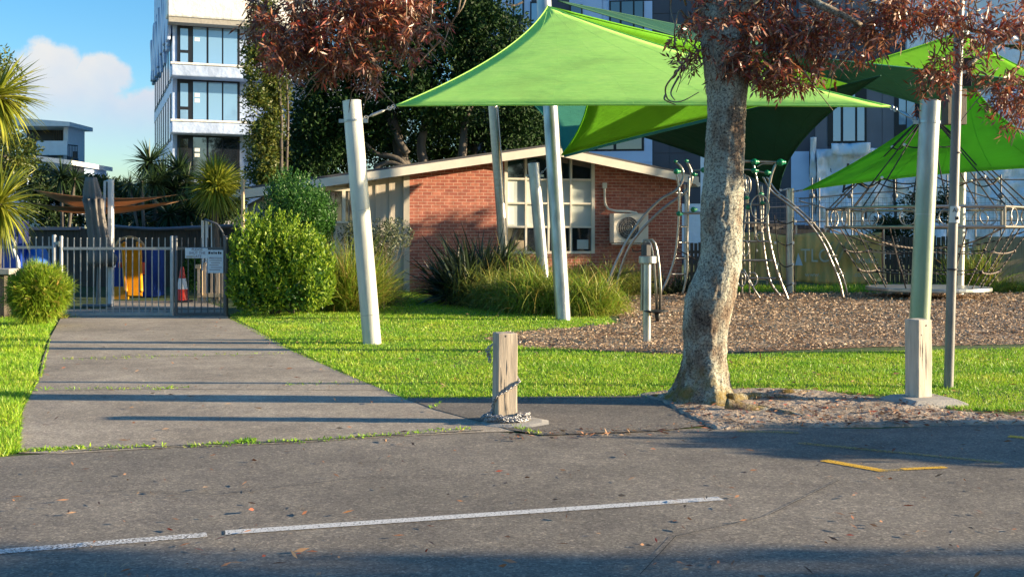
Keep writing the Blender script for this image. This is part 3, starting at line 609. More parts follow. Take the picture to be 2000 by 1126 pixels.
# long apartment block behind the sails
BY = 62.0; BX = (960 - 1000) / F * BY; bph = R(-8); bf = facade_frame(BX, BY, bph)
block = thing('apartment_block', 'long dark apartment block with charcoal panels and white building wrap', 'building', (BX, BY, 0), bph)
BT = bf(2250, 200)[0]
MB().b2((-2, 0, 0), (BT, 12, 24)).build('wall', M['panel'], block, local=True)
def bpanel(x0, x1, y0, y1, m, dp=.06, name='panel', par=None):
    a, z1_ = bf(x0, y0); c, _ = bf(x1, y0); z0_ = bf(x0, y1)[1]
    return MB().b2((a, -dp, z0_), (c, -.002, z1_)).build(name, M[m], par or block, local=True)
# light blue wrapped strips
for (x0, x1, y0, y1) in ((960, 1004, -60, 70), (1022, 1038, -60, 100), (1112, 1178, -60, 45), (1176, 1192, -60, 120), (1176, 1274, -60, 2), (1258, 1274, 3, 130), (1150, 1258, 296, 318), (1258, 1274, 250, 318), (1100, 1274, 318, 500)):
    bpanel(x0, x1, y0, y1, 'wrapb')
for (x0, x1, y0, y1) in ((1368, 1384, 300, 470), (1290, 1368, 398, 500)): bpanel(x0, x1, y0, y1, 'wrap')
# charcoal cladding sheets with open joints
for x in range(1276, 1480, 32):
    for y in range(-40, 420, 34): bpanel(x, x + 31, y, y + 33, 'panel', .05)
for x in (1384, 1420, 1456, 1492): bpanel(x + 1, x + 34, 60, 480, 'panel', .052)
def bwin(x0, x1, y0, y1, splits, glass='glassb'):
    w_ = bpanel(x0, x1, y0, y1, 'frame', .1, 'window'); a, z1_ = bf(x0, y0); c, _ = bf(x1, y0); z0_ = bf(x0, y1)[1]
    for (u0, u1, v0, v1) in splits: MB().b2((a + (c - a) * u0, -.13, z0_ + (z1_ - z0_) * v0), (a + (c - a) * u1, -.101, z0_ + (z1_ - z0_) * v1)).build('pane', M[glass], w_, local=True)
two = [(.05, .38, .06, .94), (.44, .95, .06, .94)]
three = [(.05, .3, .05, .95), (.36, .68, .05, .95), (.73, .96, .05, .95)]
bwin(1002, 1024, -50, 36, [(.15, .85, .06, .94)]); bwin(1036, 1054, 4, 70, [(.15, .85, .06, .94)]); bwin(1190, 1258, 2, 66, three, 'glass'); bwin(1112, 1138, 10, 60, [(.15, .9, .06, .94)], 'glass')
bwin(1190, 1262, 150, 230, three, 'glass'); bwin(1162, 1258, 262, 294, two, 'glass'); bwin(1160, 1256, 322, 400, three, 'glass'); bwin(1040, 1120, 120, 230, three, 'glass')
# the right half: grey panels, windows and wrapped ground storeys
for (x0, x1) in ((1592, 1616), (1692, 1722), (1723, 1746)): bpanel(x0, x1, 130, 292, 'panel2', .06)
bwin(1616, 1692, 150, 284, [(.14, .33, .06, .62), (.40, .70, .06, .97), (.76, .94, .06, .62)]); bwin(1746, 1790, 140, 300, [(.2, .5, .35, .9), (.55, .9, .1, .9)])
for (x0, x1, y0, y1) in ((1530, 1592, 100, 170), (1655, 1700, -60, 60), (1560, 1650, -60, 110)): bpanel(x0, x1, y0, y1, 'panel2', .055)
bwin(1704, 1730, -50, 78, [(.2, .85, .05, .95)]); bwin(1748, 1762, 20, 90, [(.2, .85, .05, .95)])
bpanel(1768, 2250, -120, 150, 'wrap', .5, 'wrap_sheet'); bpanel(1545, 1580, 296, 520, 'wrapb', .07)
for (x0, x1, y0, y1, dp) in ((1580, 1592, 270, 500, .3), (1592, 1745, 292, 505, .5), (1745, 1800, 300, 505, .65), (1800, 2250, 150, 505, .8), (1618, 1692, 283, 306, .9)):
    a, z1_ = bf(x0, y0); c, _ = bf(x1, y0); z0_ = bf(x0, y1)[1]
    # crumpled plastic sheet with real folds
    nx, nz = max(4, int((c - a) / .13)), max(4, int((z1_ - z0_) / .13)); Vv = []
    for i in range(nx + 1):
        for j in range(nz + 1):
            u = a + (c - a) * i / nx; z = z0_ + (z1_ - z0_) * j / nz
            Vv.append((u, -dp - .45 * noise.fractal(Vector((u * .9, z * .55, dp * 7)), .7, 2, 4) - .30 * abs(noise.noise(Vector((u * 1.6 + z * .8, z * .4, 5)))) - .16 * abs(noise.noise(Vector((u * 4, z * 2.2 + u, 9)))), z))
    q = [(i * (nz + 1) + j, (i + 1) * (nz + 1) + j, (i + 1) * (nz + 1) + j + 1, i * (nz + 1) + j + 1) for i in range(nx) for j in range(nz)]
    o = MB().add(Vv, q).build('wrap_sheet', M['wrap'], block, local=True, smooth='all'); sm = o.modifiers.new('thickness', 'SOLIDIFY'); sm.thickness = .01

# dark timber/black tape marks on the wrap
for k, (x0, y0, x1, y1) in enumerate(((1650, 322, 1640, 378), (1665, 358, 1690, 370), (1642, 372, 1662, 362), (1718, 352, 1742, 350), (1684, 415, 1684, 428))):
    a, z0_ = bf(x0, y0); c, z1_ = bf(x1, y1); MB().tube([(a, -1.15, z0_), (c, -1.15, z1_)], .06, 6).build('black_tape', M['black'], block, local=True)

# far white houses at left
def simple_house(name, label, px0, px1, ytop, ybase, Y, depth, roofpitch=.0):
    X0 = (px0 - 1000) / F * Y; X1 = (px1 - 1000) / F * Y; z1_ = EYE - (ytop - HY) * Y / F
    h = thing(name, label, 'house', ((X0 + X1) / 2, Y, 0)); return h, X0, X1, z1_
h, X0, X1, z1_ = simple_house('white_house', 'white two storey house with a dark balcony opening beyond the left hedge', 20, 133, 240, 330, 62, 9)
def q3(x, y, Y=62): return P(x, y, Y)
b = MB(); b.b2((X0, 62, 0), (X1, 64.4, q3(0, 308).z)); b.b2((X0, 63.8, q3(0, 308).z), (X1, 64.4, q3(0, 246).z)); b.b2((q3(124, 0).x, 62.0, q3(0, 308).z), (X1, 63.8, q3(0, 246).z)); b.build('wall', M['white'], h)
b = MB(); b.prism([q3(10, 228, 61.3), q3(136, 238, 61.3), q3(136, 246, 61.3), q3(10, 246, 61.3)], (0, 3.4, 0)); b.build('roof', M['white'], h)
wn_ = MB().b2(q3(54, 296, 63.79) , q3(122, 254, 63.7)).build('window', M['frame'], h)
for x0, x1 in ((60, 78), (81, 100)): MB().b2(q3(x0, 280, 63.69), q3(x1, 257, 63.66)).build('pane', M['glassb'], wn_)
for x in range(106, 124, 4): MB().tube([q3(x, 300, 63), q3(x, 254, 63)], .03, 5).build('louvre', M['dtimber'], h)
MB().b2(q3(72, 303, 61.2), q3(131, 275, 61.1)).build('balcony_panel', M['white'], h)
MB().b2(q3(72, 309, 61.15), q3(133, 304, 63.8)).build('balcony_slab', M['roof'], h)
b = MB(); b.tube([q3(133, 283, 61.5), q3(152, 285, 61.5)], .03, 6)
for x in range(133, 153, 3): b.tube([q3(x, 308, 61.5), q3(x, 284, 61.5)], .018, 4)
b.b2(q3(142, 309, 61.45), q3(152, 296, 61.6)); b.b2(q3(131, 314, 61.4), q3(153, 309, 63)); b.build('railing', M['frame'], h)
h2 = thing('garage_house', 'low pale house with a sloping white roof edge below the white two storey house', 'house', (q3(90, 0, 55).x, 55, 0))
b = MB(); b.prism([q3(-40, 300, 55), q3(136, 322, 55), q3(136, 420, 55), q3(-40, 420, 55)], (0, 5, 0)); b.build('wall', M['wrapb'], h2)
b = MB(); b.prism([q3(-40, 290, 54.6), q3(140, 313, 54.6), q3(140, 322, 54.6), q3(-40, 300, 54.6)], (0, 5.6, 0)); b.build('roof', M['white'], h2)
b = MB(); b.b2(q3(72, 350, 54.99), q3(130, 335, 54.9)); b.b2(q3(136, 352, 54.99), q3(150, 322, 56.9)); b.build('window', M['frame'], h2)
h3 = thing('flat_roofed_porch', 'white rounded porch roof in front of the low pale house', 'porch', (q3(20, 0, 50).x, 50, 0))
b = MB(); b.b2(q3(-60, 328, 50), q3(66, 316, 53)); b.build('roof', M['white'], h3, bevel=.12); MB().b2(q3(-50, 420, 50.3), q3(60, 328, 52.8)).build('wall', M['wrapb'], h3)
h4 = thing('low_shed', 'low grey shed roof seen behind the brown shade sails', 'shed', (q3(310, 0, 48).x, 48, 0))
MB().b2(q3(262, 374, 48), q3(480, 366, 52)).build('roof', M['white'], h4); MB().b2(q3(266, 500, 48.2), q3(476, 374, 51.8)).build('wall', M['panel2'], h4)
# ------------------------------------------------------------------ masts and shade sails
GM = 'shade sail masts'
def mast(label, base_px, top_px, Y, Yt, rad, m='galv', ring=True, basez=None, name='sail_mast'):
    A = P(base_px[0], base_px[1], Y); A.z = 0; B = P(top_px[0], top_px[1], Yt); d = (B - A).normalized()
    t = thing(name, label, 'mast', tuple(A), 0, GM)
    b = MB(); n = 10; b.tube([A - d * .1] + [A.lerp(B, i / n) for i in range(n + 1)], rad, 28); b.build('tube', M[m], t, smooth=True)
    MB().tube([B, B + d * .012, B + d * .02], [rad * 1.03, rad * 1.03, rad * .8], 28).build('cap', M[m], t)
    if ring:
        b = MB(); c = B - d * .28; b.tube([c, c + d * .03], rad * 1.07, 28); b.box(c + Vector((rad + .03, 0, .015)), (.09, .02, .05)); b.box(c + Vector((-rad - .03, 0, .015)), (.09, .02, .05)); b.build('clamp', M['galv'], t)
    for fr in (.12, .55): c = A.lerp(B, fr); MB().tube([c, c + d * .008], rad * 1.012, 28).build('weld_seam', M['galv'], t)
    return t, B
mastA, tA = mast('whitish leaning mast on the lawn just right of the driveway', (727, 671), (687, 199), 15.6, 15.6, .127, 'galvw')
mastB, tB = mast('tall leaning steel mast carrying the peak of the big lime sail', (1100, 625), (1060, -40), 20.0, 20.6, .135, 'galv', False)
mastC, tC = mast('shiny mast behind the flax at the left edge of the gridded window', (991, 580), (962, 190), 27.0, 27.0, .12, 'steel', False)
mastD, tD = mast('short steel mast standing in front of the gridded window', (1066, 592), (1042, 320), 25.0, 25.0, .13)
mastE, tE = mast('short straight mast in front of the olive banner behind the climbing frame', (1543, 572), (1543, 369), 29.5, 29.5, .105, 'galv', False)
mastF, tF = mast('thick mast rising behind the right wooden bollard, greenish on its lower half', (1793, 690), (1817, 198), 14.35, 14.35, .125, 'galvgreen')
mastG, tG = mast('tall pale mast just behind the metal street pole', (1874, 592), (1885, 45), 28.5, 28.5, .10, 'galvw', False)
def sail(name, label, A, B, C, sag, m, belly=0.0, n=22, hem='lime'):
    """triangular membrane, concave edges; sag=(AB,BC,CA)"""
    A, B, C = Vector(A), Vector(B), Vector(C); cen = (A + B + C) / 3; idx = {}; vs = []; fs = []
    nrmv = (B - A).cross(C - A).normalized()
    def pt(a, b, c):
        p = A * a + B * b + C * c
        p += 4 * a * b * sag[0] * (cen - (A + B) / 2) * (1 - c) + 4 * b * c * sag[1] * (cen - (B + C) / 2) * (1 - a) + 4 * c * a * sag[2] * (cen - (C + A) / 2) * (1 - b)
        return p + nrmv * belly * 27 * a * b * c
    for i in range(n + 1):
        for j in range(n + 1 - i):
            idx[i, j] = len(vs); vs.append(pt(1 - (i + j) / n, i / n, j / n))
    for i in range(n):
        for j in range(n - i):
            fs.append((idx[i, j], idx[i + 1, j], idx[i, j + 1]))
            if i + j < n - 1: fs.append((idx[i + 1, j], idx[i + 1, j + 1], idx[i, j + 1]))
    t = thing(name, label, 'shade sail', tuple(min((A, B, C), key=lambda q: q.z)), 0, 'shade sails over the playground')
    o = MB().add(vs, fs).build('canopy', M[m], t, smooth='all'); s = o.modifiers.new('thickness', 'SOLIDIFY'); s.thickness = .006
    b = MB()
    for e in (0, 1, 2):
        ps = []
        for k in range(n + 1):
            u = k / n; ps.append(pt(*((1 - u, u, 0), (0, 1 - u, u), (u, 0, 1 - u))[e]))
        b.tube(ps, .016, 6)
    b.build('hem', M[m], t, smooth='all')
    # seams: thin raised webbing
    for k in (.16, .33, .5, .68, .85):
        ps = [pt((1 - u) * (1 - k), u, (1 - u) * k) for u in [q_k / 12 * .93 for q_k in range(13)]]
        MB().tube(ps, .0075, 5).build('seam', M[m], t)
    return t
def tie(t, a, b_, nl=8):
    """turnbuckle with a short shackle chain"""
    a = Vector(a); b_ = Vector(b_); d = b_ - a; k = MB(); k.tube([a.lerp(b_, .32), a.lerp(b_, .40), a.lerp(b_, .68), a.lerp(b_, .76)], [.008, .022, .022, .008], 8)
    k.tube([a, b_], .007, 6)
    for f_ in (.08, .2, .84, .95): k.ring(a.lerp(b_, f_), .028, .007, d.cross(Vector((0, .4, 1))), 12, 5)
    k.build('turnbuckle', M['galv'], t)
S1a, S1b, S1c = P(774, 206, 15.8), P(1070, 12, 20.3), P(1738, 208, 14.9)
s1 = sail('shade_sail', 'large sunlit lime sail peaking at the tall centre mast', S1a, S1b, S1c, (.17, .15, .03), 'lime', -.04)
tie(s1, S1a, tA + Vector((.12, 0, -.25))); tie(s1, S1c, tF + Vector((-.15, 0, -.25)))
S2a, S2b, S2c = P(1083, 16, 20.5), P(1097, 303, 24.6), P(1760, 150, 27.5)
s2 = sail('shade_sail', 'deep green sail seen from below, tied to the short mast before the window', S2a, S2b, S2c, (.22, .10, .12), 'lime_shaded', .05)
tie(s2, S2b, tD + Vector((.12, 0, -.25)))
s3 = sail('shade_sail', 'teal sail mostly hidden, showing left of the deep green sail corner', P(985, 160, 27.4), P(1103, 306, 25.2), P(1650, 176, 29), (.10, .06, .05), 'emerald_shaded', 0)
s3b = sail('shade_sail', 'thin teal ribbon of a sail running from the tall mast top toward the tree', P(1090, 2, 20.8), P(1430, 104, 25.5), P(1500, 82, 31), (.03, .05, .08), 'emerald_shaded', 0)
s4 = sail('shade_sail', 'dark green sail, its shade put in the colour, hanging low above the climbing frame', P(1245, 264, 29.8), P(1522, 372, 29.3), P(1720, 148, 23.5), (.10, .30, .05), 'emerald_shaded', 0)
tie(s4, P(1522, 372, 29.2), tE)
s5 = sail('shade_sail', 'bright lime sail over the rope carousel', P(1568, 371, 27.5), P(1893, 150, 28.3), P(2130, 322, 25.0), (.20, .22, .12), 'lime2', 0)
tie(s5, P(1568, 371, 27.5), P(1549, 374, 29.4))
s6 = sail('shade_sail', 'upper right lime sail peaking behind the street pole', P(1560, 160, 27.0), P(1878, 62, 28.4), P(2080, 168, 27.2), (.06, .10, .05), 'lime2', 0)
s7 = sail('shade_sail', 'teal green sail band crossing below the upper right lime sail', P(1400, 92, 24.0), P(1805, 205, 25.4), P(2010, 158, 24.0), (.04, .10, .02), 'emerald_shaded', 0)
s8 = sail('shade_sail', 'small dark green sail corner at the right edge above the lime sails', P(1950, 88, 24.0), P(2150, 130, 25.4), P(2200, 90, 24.0), (.04, .10, .02), 'emerald_shaded', 0)
M['teal'] = fabric('teal_fabric', (.05, .24, .16), .1)  # lighter lit tone of the same dark green cloth
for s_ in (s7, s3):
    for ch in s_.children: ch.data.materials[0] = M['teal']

# ------------------------------------------------------------------ bollards, street pole
def bollard(label, base, w_, h, rz, chain):
    t = thing('wooden_bollard', label, 'bollard', tuple(base), rz, 'timber bollards at the road edge')
    bm = bmesh.new(); bmesh.ops.create_cube(bm, size=1)
    for v in bm.verts: v.co = Vector((v.co.x * w_, v.co.y * w_, (v.co.z + .5) * (h + .1) - .1))
    bmesh.ops.subdivide_edges(bm, edges=bm.edges, cuts=7, use_grid_fill=True)
    for v in bm.verts:
        k = noise.noise(Vector((v.co.x * 9, v.co.y * 9, v.co.z * 2.5)) + Vector((base[0], 0, 0))); v.co += Vector((v.co.x, v.co.y, 0)).normalized() * k * .006
        if v.co.z > h - .001: v.co.z += noise.noise(v.co * 14) * .006
    me = bpy.data.meshes.new('post'); bm.to_mesh(me); bm.free(); me.materials.append(M['timber'] if chain else M['post2'])
    o = bpy.data.objects.new('post', me); col.objects.link(o); o.parent = t; bv = o.modifiers.new('bevel', 'BEVEL'); bv.width = .008; bv.segments = 2; bv.limit_method = 'ANGLE'
    # drying cracks as thin dark grooves on the faces and bolt holes
    b = MB()
    for k in range(5 if chain else 3):
        x = (random.random() - .5) * w_ * .8; z0_ = random.random() * h * .6 + .03; l = .1 + random.random() * .25
        b.tube([(x, -w_ / 2 - .0005, z0_), (x + .004, -w_ / 2 - .0012, z0_ + l * .5), (x - .003, -w_ / 2 - .0005, min(z0_ + l, h - .02))], [.0005, .0022, .0005], 5)
    b.build('crack', M['ink'], t, local=True)
    b = MB()
    for x, z in ((.01, h * .93), (-.05, h * .82)) if not chain else ((-.02, h * .97),): b.tube([(x, -w_ / 2 - .002, z), (x, -w_ / 2 + .01, z)], .008, 10)
    b.build('bolt_hole', M['ink'], t, local=True)
    return t
M['post2'] = mat('grey_beige_post', (.50, .44, .36), .85, 0, .2, 6, .5, 16, sx=(5, 5, .6), dist=.005)
pb1 = G(986, 827); pb2 = G(1800, 788)
bol1 = bollard('square timber bollard in the middle of the road edge with a chain wrapped round it', (pb1.x, pb1.y + .08, 0), .165, .72, R(17), True)
bol2 = bollard('pale square bollard on a concrete pad in front of the thick mast', (pb2.x, pb2.y + .08, 0), .165, .75, R(26), False)
for base, r_, nm, lb, dz in ((pb1 + Vector((.09, .02, 0)), .30, 'concrete_footing', 'small half buried concrete footing under the chained bollard', .022), (pb2 + Vector((.02, .02, 0)), .40, 'concrete_pad', 'square sloping concrete pad under the pale bollard', .06)):
    b = MB(); k = 4 if dz > .03 else 9; vs = []
    for z, f_ in ((-.05, 1), (dz * .4, .98), (dz, .72)):
        for i in range(k): an = 2 * math.pi * i / k + (R(45 + 14) if k == 4 else .3); rr_ = r_ * f_ * (1 + (.12 * noise.noise(Vector((i * 1.7, 3, 0))) if k > 4 else 0)); vs.append(base + Vector((math.cos(an) * rr_, math.sin(an) * rr_, z)))
    fs = [(j * k + i, j * k + (i + 1) % k, (j + 1) * k + (i + 1) % k, (j + 1) * k + i) for j in range(2) for i in range(k)] + [tuple(2 * k + i for i in range(k))]
    tag(b.add(vs, fs).build(nm, M['concrete'], bevel=.01), lb, 'concrete footing')
# chains (one long chain: wrap, coil)
def chain(name, label, pts, link=.031, r=.0042, parent=None):
    b = MB(); pts = [Vector(p) for p in pts]; seg = []; acc_ = 0
    path = [pts[0]]
    for a, c in zip(pts, pts[1:]):
        n_ = max(1, int((c - a).length / (link * .62)));
        for i in range(1, n_ + 1): path.append(a.lerp(c, i / n_))
    for i, (a, c) in enumerate(zip(path, path[1:])):
        d = (c - a).normalized(); u = d.orthogonal().normalized(); u = Matrix.Rotation(R(45 + 90 * (i % 2)), 3, d) @ u; mid = (a + c) / 2
        b.tube([mid + d * math.cos(th) * link * .55 + u * math.sin(th) * link * .33 for th in [q_k * math.pi / 5 for q_k in range(10)]], r, 5, closed=True)
    o = b.build(name, M['chain'], parent, smooth='all')
    if label: tag(o, label, 'chain')
    return o
M['chain'] = mat('zinc_chain', (.36, .36, .37), .4, .7, .25, 20, 0)
Bm = bol1.matrix_basis if False else Matrix.LocRotScale(bol1.location, bol1.rotation_euler, None)
hw = .165 / 2 + .012
wrap = [Bm @ Vector(p) for p in [(hw, hw, .40), (hw, 0, .37), (hw, -hw, .335), (0, -hw, .275), (-hw, -hw, .225), (-hw, 0, .17), (-hw - .005, .03, .10), (-hw - .02, 0, .03)]]
coil = []
for k in range(70): an = k * .55; rr_ = .135 + .04 * math.sin(k * .9); coil.append(Bm @ Vector((math.cos(an) * rr_ * 1.15, math.sin(an) * rr_ - .04, .03 + .012 * (k / 20) + .012 * math.sin(k * 1.7))))
chain('steel_chain', 'galvanised chain wrapped once round the middle bollard and heaped at its foot', wrap + coil)
lz = [Bm @ Vector(p) for p in [(-hw - .01, 0, .63), (-hw - .045, -.01, .60), (-hw - .035, 0, .55), (-hw - .03, 0, .49), (-hw - .04, .01, .53), (-hw - .06, .0, .59)]]
chain('short_chain', 'short dark chain end hanging from the upper left side of the middle bollard', lz)
# street pole
sp0 = G(1852, 757); spt = P(1876, -60, 11.0)
spole = thing('street_sign_pole', 'round grey metal street pole standing on the lawn at the right, slightly leaning', 'sign pole', tuple(sp0))
MB().tube([sp0 + Vector((0, 0, -.1)), sp0.lerp(spt, .3), sp0.lerp(spt, .7), spt], .046, 20).build('tube', M['greypole'], spole, smooth=True)
q_ = lambda px, py, Y=11.05: P(px, py, Y)
b = MB(); c_ = q_(1864, 419); b.tube([q_(1863.3, 435), q_(1865, 403)], .049, 20); st = b.build('sticker', M['paper'], spole, smooth=True)
def text(s, loc, size, m, parent, rz=0, ext=.001, align='CENTER', name='lettering', rx=90, sx=1):
    cu = bpy.data.curves.new(name, 'FONT'); cu.body = s; cu.size = size; cu.extrude = ext; cu.align_x = align; cu.align_y = 'CENTER'; cu.space_line = .95
    tmp = bpy.data.objects.new(name, cu); col.objects.link(tmp); bpy.context.view_layer.update(); me = bpy.data.meshes.new_from_object(tmp); bpy.data.objects.remove(tmp)
    me.materials.clear(); me.materials.append(M[m]); o = bpy.data.objects.new(name, me); col.objects.link(o); o.rotation_euler = (R(rx), 0, rz); o.scale = (sx, 1, 1)
    o.parent = parent; o.location = Vector(loc) - (parent.location if not parent.rotation_euler.z else Vector((0, 0, 0)))
    return o
text('AR', q_(1864, 411) + Vector((0, -.0505, 0)), .06, 'ink', spole)
b = MB(); b.box(q_(1865, 426) + Vector((0, -.051, 0)), (.035, .003, .03)); b.build('mark', M['ink'], spole)
b = MB(); 
for y in (300, 527): b.tube([q_(1864 - (y - 400) * .03, y), q_(1864 - (y - 400) * .03, y - 3)], .0485, 20)
b.build('band', M['ink'], spole)
sg = thing('sign_board', 'dark square sign seen from behind, highest on the street pole', 'sign', tuple(q_(1880, 168))); sg.location.y = 11.06
b = MB(); b.box(q_(1880, 141, 11.14), (.165, .02, .28), rz=R(-12)); b.build('plate', M['black'], sg, bevel=.003); MB().box(q_(1876, 141, 11.12), (.10, .03, .03)).build('clip', M['galv'], sg)
sg2 = thing('timber_sign_box', 'brown timber box sign on the street pole below the dark square sign', 'sign', tuple(q_(1864, 245, 11.2)))
b = MB(); b.box(q_(1863, 209, 11.25), (.21, .12, .355), rz=R(12)); b.build('plate', M['plate'], sg2, bevel=.004)

# ------------------------------------------------------------------ balance post in the bark bed
sb = G(1263, 668); Ys = sb.y
spn = thing('balance_spinner', 'steel playground spinner post with bent tubes and a black foot disc', 'playground equipment', tuple(sb))
s_ = lambda px, py, dy=0: P(px, py, Ys + dy)
MB().tube([sb + Vector((0, 0, -.1)), s_(1264, 505)], .058, 24).build('post', M['galv'], spn, smooth=True)
b = MB(); b.tube([s_(1265, 514), s_(1265, 500)], .125, 26); b.build('collar', M['galv'], spn, bevel=.008)
b = MB(); b.tube([s_(1262, 499), s_(1262, 478)], .07, 8); b.box(s_(1262, 476), (.11, .1, .04)); b.build('bearing_head', M['roof'], spn)
b = MB()
for o_ in (0, 9): b.tube([s_(1254 + o_, 478), s_(1258 + o_, 469), s_(1264 + o_, 468), s_(1270 + o_, 475), s_(1274 + o_, 490), s_(1278 + o_, 520), s_(1281 + o_, 560), s_(1283 + o_ * .7, 604)], .021, 10)
b.build('bent_tube', M['bluesteel'] if 'bluesteel' in M else M['steel'], spn, smooth='all')
b = MB(); b.tube([s_(1254, 515), s_(1254, 560), s_(1253, 606)], .02, 8); b.build('side_tube', M['steel'], spn)
b = MB(); b.ball(s_(1281, 607), .185, .12, 26, 8); b.tube([s_(1284, 608), s_(1284, 618), s_(1284, 627)], [.05, .035, .03], 10); b.build('foot_disc', M['black'], spn, smooth='all')
b = MB(); b.tube([s_(1262, 486), s_(1246, 491), s_(1236, 490), s_(1235, 484)], .008, 6); b.tube([s_(1260, 550), s_(1278, 550)], .012, 6); b.build('clip', M['black'], spn)

# ------------------------------------------------------------------ climbing frame
CY = 26.5
cl = thing('climbing_frame', 'tubular steel climbing frame with green ball joints behind the red leaved tree', 'climbing frame', tuple(G(1440, 585)))
c = lambda px, py, dy=0: P(px, py, CY + dy)
def spl(pts, n=6):
    pts = [Vector(p) for p in pts]; out = []
    for i in range(len(pts) - 1):
        p0 = pts[max(i - 1, 0)]; p1 = pts[i]; p2 = pts[i + 1]; p3 = pts[min(i + 2, len(pts) - 1)]
        for k in range(n):
            t = k / n; out.append(.5 * ((2 * p1) + (-p0 + p2) * t + (2 * p0 - 5 * p1 + 4 * p2 - p3) * t * t + (-p0 + 3 * p1 - 3 * p2 + p3) * t ** 3))
    return out + [pts[-1]]
def ctube(pts, r=.028, m='steel', name='curved_tube', dy=0):
    return MB().tube(spl([c(x, y, (z[0] if z else 0) + dy) for x, y, *z in pts]), r, 8).build(name, M[m], cl, smooth='all')
# left arch: two curved rails from the ground to the green knobs
ctube([(1178, 576), (1200, 520), (1225, 470), (1255, 425), (1290, 390), (1320, 372), (1334, 350), (1332, 330), (1320, 316)], .034)
ctube([(1198, 585, .5), (1214, 520, .5), (1240, 465, .4), (1290, 412, .3), (1335, 378, .3), (1350, 355, .3), (1350, 335, .3), (1342, 316, .3)], .034)
ctube([(1316, 376, .1), (1333, 377, .3)], .02, name='rung')
# left ladder
ctube([(1288, 577), (1308, 535), (1320, 490), (1326, 420), (1326, 370), (1322, 340), (1321, 330)], .03)
ctube([(1333, 575, .2), (1342, 530, .2), (1342, 470, .2), (1344, 400, .2), (1346, 345, .2)], .03)
for (x0, x1, y) in ((1310, 1338, 535), (1317, 1340, 504), (1325, 1342, 473), (1327, 1343, 442)): ctube([(x0, y), (x1, y, .2)], .018, name='rung')
ctube([(1326, 417), (1372, 416), (1420, 420)], .03, name='cross_bar'); ctube([(1352, 333), (1400, 330), (1430, 333)], .022, name='cross_bar'); ctube([(1322, 486), (1370, 512, .4), (1400, 520, .4)], .014, 'rope', 'rope')
# frame right of the trunk
ctube([(1430, 316), (1460, 315), (1525, 317)], .034, name='top_bar')
ctube([(1516, 318), (1506, 345), (1500, 385), (1499, 440), (1505, 480), (1518, 530), (1541, 590)], .034)
ctube([(1487, 360, .6), (1490, 400, .6), (1489, 450, .6), (1494, 500, .6), (1505, 550, .6), (1524, 578, .6)], .03)
ctube([(1472, 322, .3), (1478, 350, .3), (1484, 390, .3), (1486, 420, .3), (1488, 470, .3)], .022)
ctube([(1455, 340, .3), (1458, 400, .3), (1452, 460, .3), (1454, 520, .3)], .022); ctube([(1440, 430), (1446, 500), (1450, 580)], .026); ctube([(1460, 345, .4), (1463, 480, .4), (1464, 580, .4)], .022); ctube([(1475, 405, .2), (1475, 468, .2)], .024)
ctube([(1452, 525), (1470, 560), (1484, 582)], .026); ctube([(1430, 470, .2), (1446, 530, .2), (1453, 545, .2)], .02)
for k, (y, x0, x1) in enumerate(((399, 1440, 1500), (435, 1440, 1500), (471, 1440, 1502), (508, 1436, 1510), (543, 1434, 1516))): ctube([(x0, y), (x1, y)], .028, 'greypole', 'step')
ctube([(1430, 332), (1458, 331), (1478, 334), (1500, 338)], .02, name='cross_bar'); ctube([(1480, 325), (1490, 320), (1510, 320)], .018)
for (x, y, rx, ry) in ((1470, 545, 9, 13), (1448, 545, 8, 14), (1459, 362, 7, 18), (1484, 405, 18, 24), (1455, 485, 7, 15), (1484, 462, 6, 9)):
    o = MB(); cc = c(x, y, -.1); s__ = CY / F; o.tube([cc + Vector((math.cos(a_) * rx * s__, 0, math.sin(a_) * ry * s__)) for a_ in [q_k * math.pi / 10 for q_k in range(20)]], .018, 6, closed=True); o.build('loop', M['steel'], cl, smooth='all')
# right curved ladder
for dx, dy in ((0, 0), (9, .7)):
    ctube([(1490 + dx * .8, 345, dy), (1506 + dx, 372, dy), (1535 + dx, 395, dy), (1575 + dx, 430, dy), (1605 + dx, 470, dy), (1626 + dx, 515, dy), (1640 + dx, 550, dy), (1647 + dx, 582, dy)], .026)
for x, y in ((1517, 381), (1548, 405), (1582, 434), (1602, 463), (1624, 499), (1638, 534)): ctube([(x, y), (x + 10, y, .7)], .02, name='rung')
# climbing ropes beside the banner mast
for (x0, y0, x1, y1) in ((1512, 420, 1530, 565), (1550, 425, 1553, 570)):
    ctube([(x0, y0, .8), ((x0 + x1) / 2 - 1, (y0 + y1) / 2, .8), (x1, y1, .8)], .012, 'rope', 'rope')
for y in (432, 474, 516, 553): ctube([(1514 + (y - 420) * .1, y - 3, .8), (1534, y + 5, .8), (1551, y, .8)], .014, 'rope', 'rope')
ctube([(1478, 334, .3), (1477, 400, .3), (1476, 500, .3), (1470, 560, .3)], .010, 'rope', 'rope')
for (x, y, r) in ((1319, 315, 4.2), (1340, 314, 4.2), (1321, 335, 7), (1355, 340, 6), (1374, 332, 7), (1326, 417, 6.5), (1354, 409, 6.5), (1473, 316, 8), (1473, 333, 7), (1524, 317, 9), (1498, 337, 6.5), (1486, 379, 5), (1458, 386, 5), (1461, 405, 6), (1489, 396, 5)):
    s__ = CY / F; b = MB(); b.ball(c(x, y, -.04), r * s__ * .85, .92); b.tube([c(x, y, -.04), c(x + r * 1.2, y, -.04)], [r * s__ * .7, r * s__ * .35], 10); b.build('ball_joint', M['green'], cl, smooth='all')
for (x, y) in ((1514, 474), (1549, 474), (1519, 516), (1549, 516), (1526, 553), (1549, 553), (1553, 432), (1478, 489), (1475, 456)):
    MB().box(c(x, y, .78), (.05, .05, .06)).build('rope_clamp', M['paper'], cl, bevel=.01)

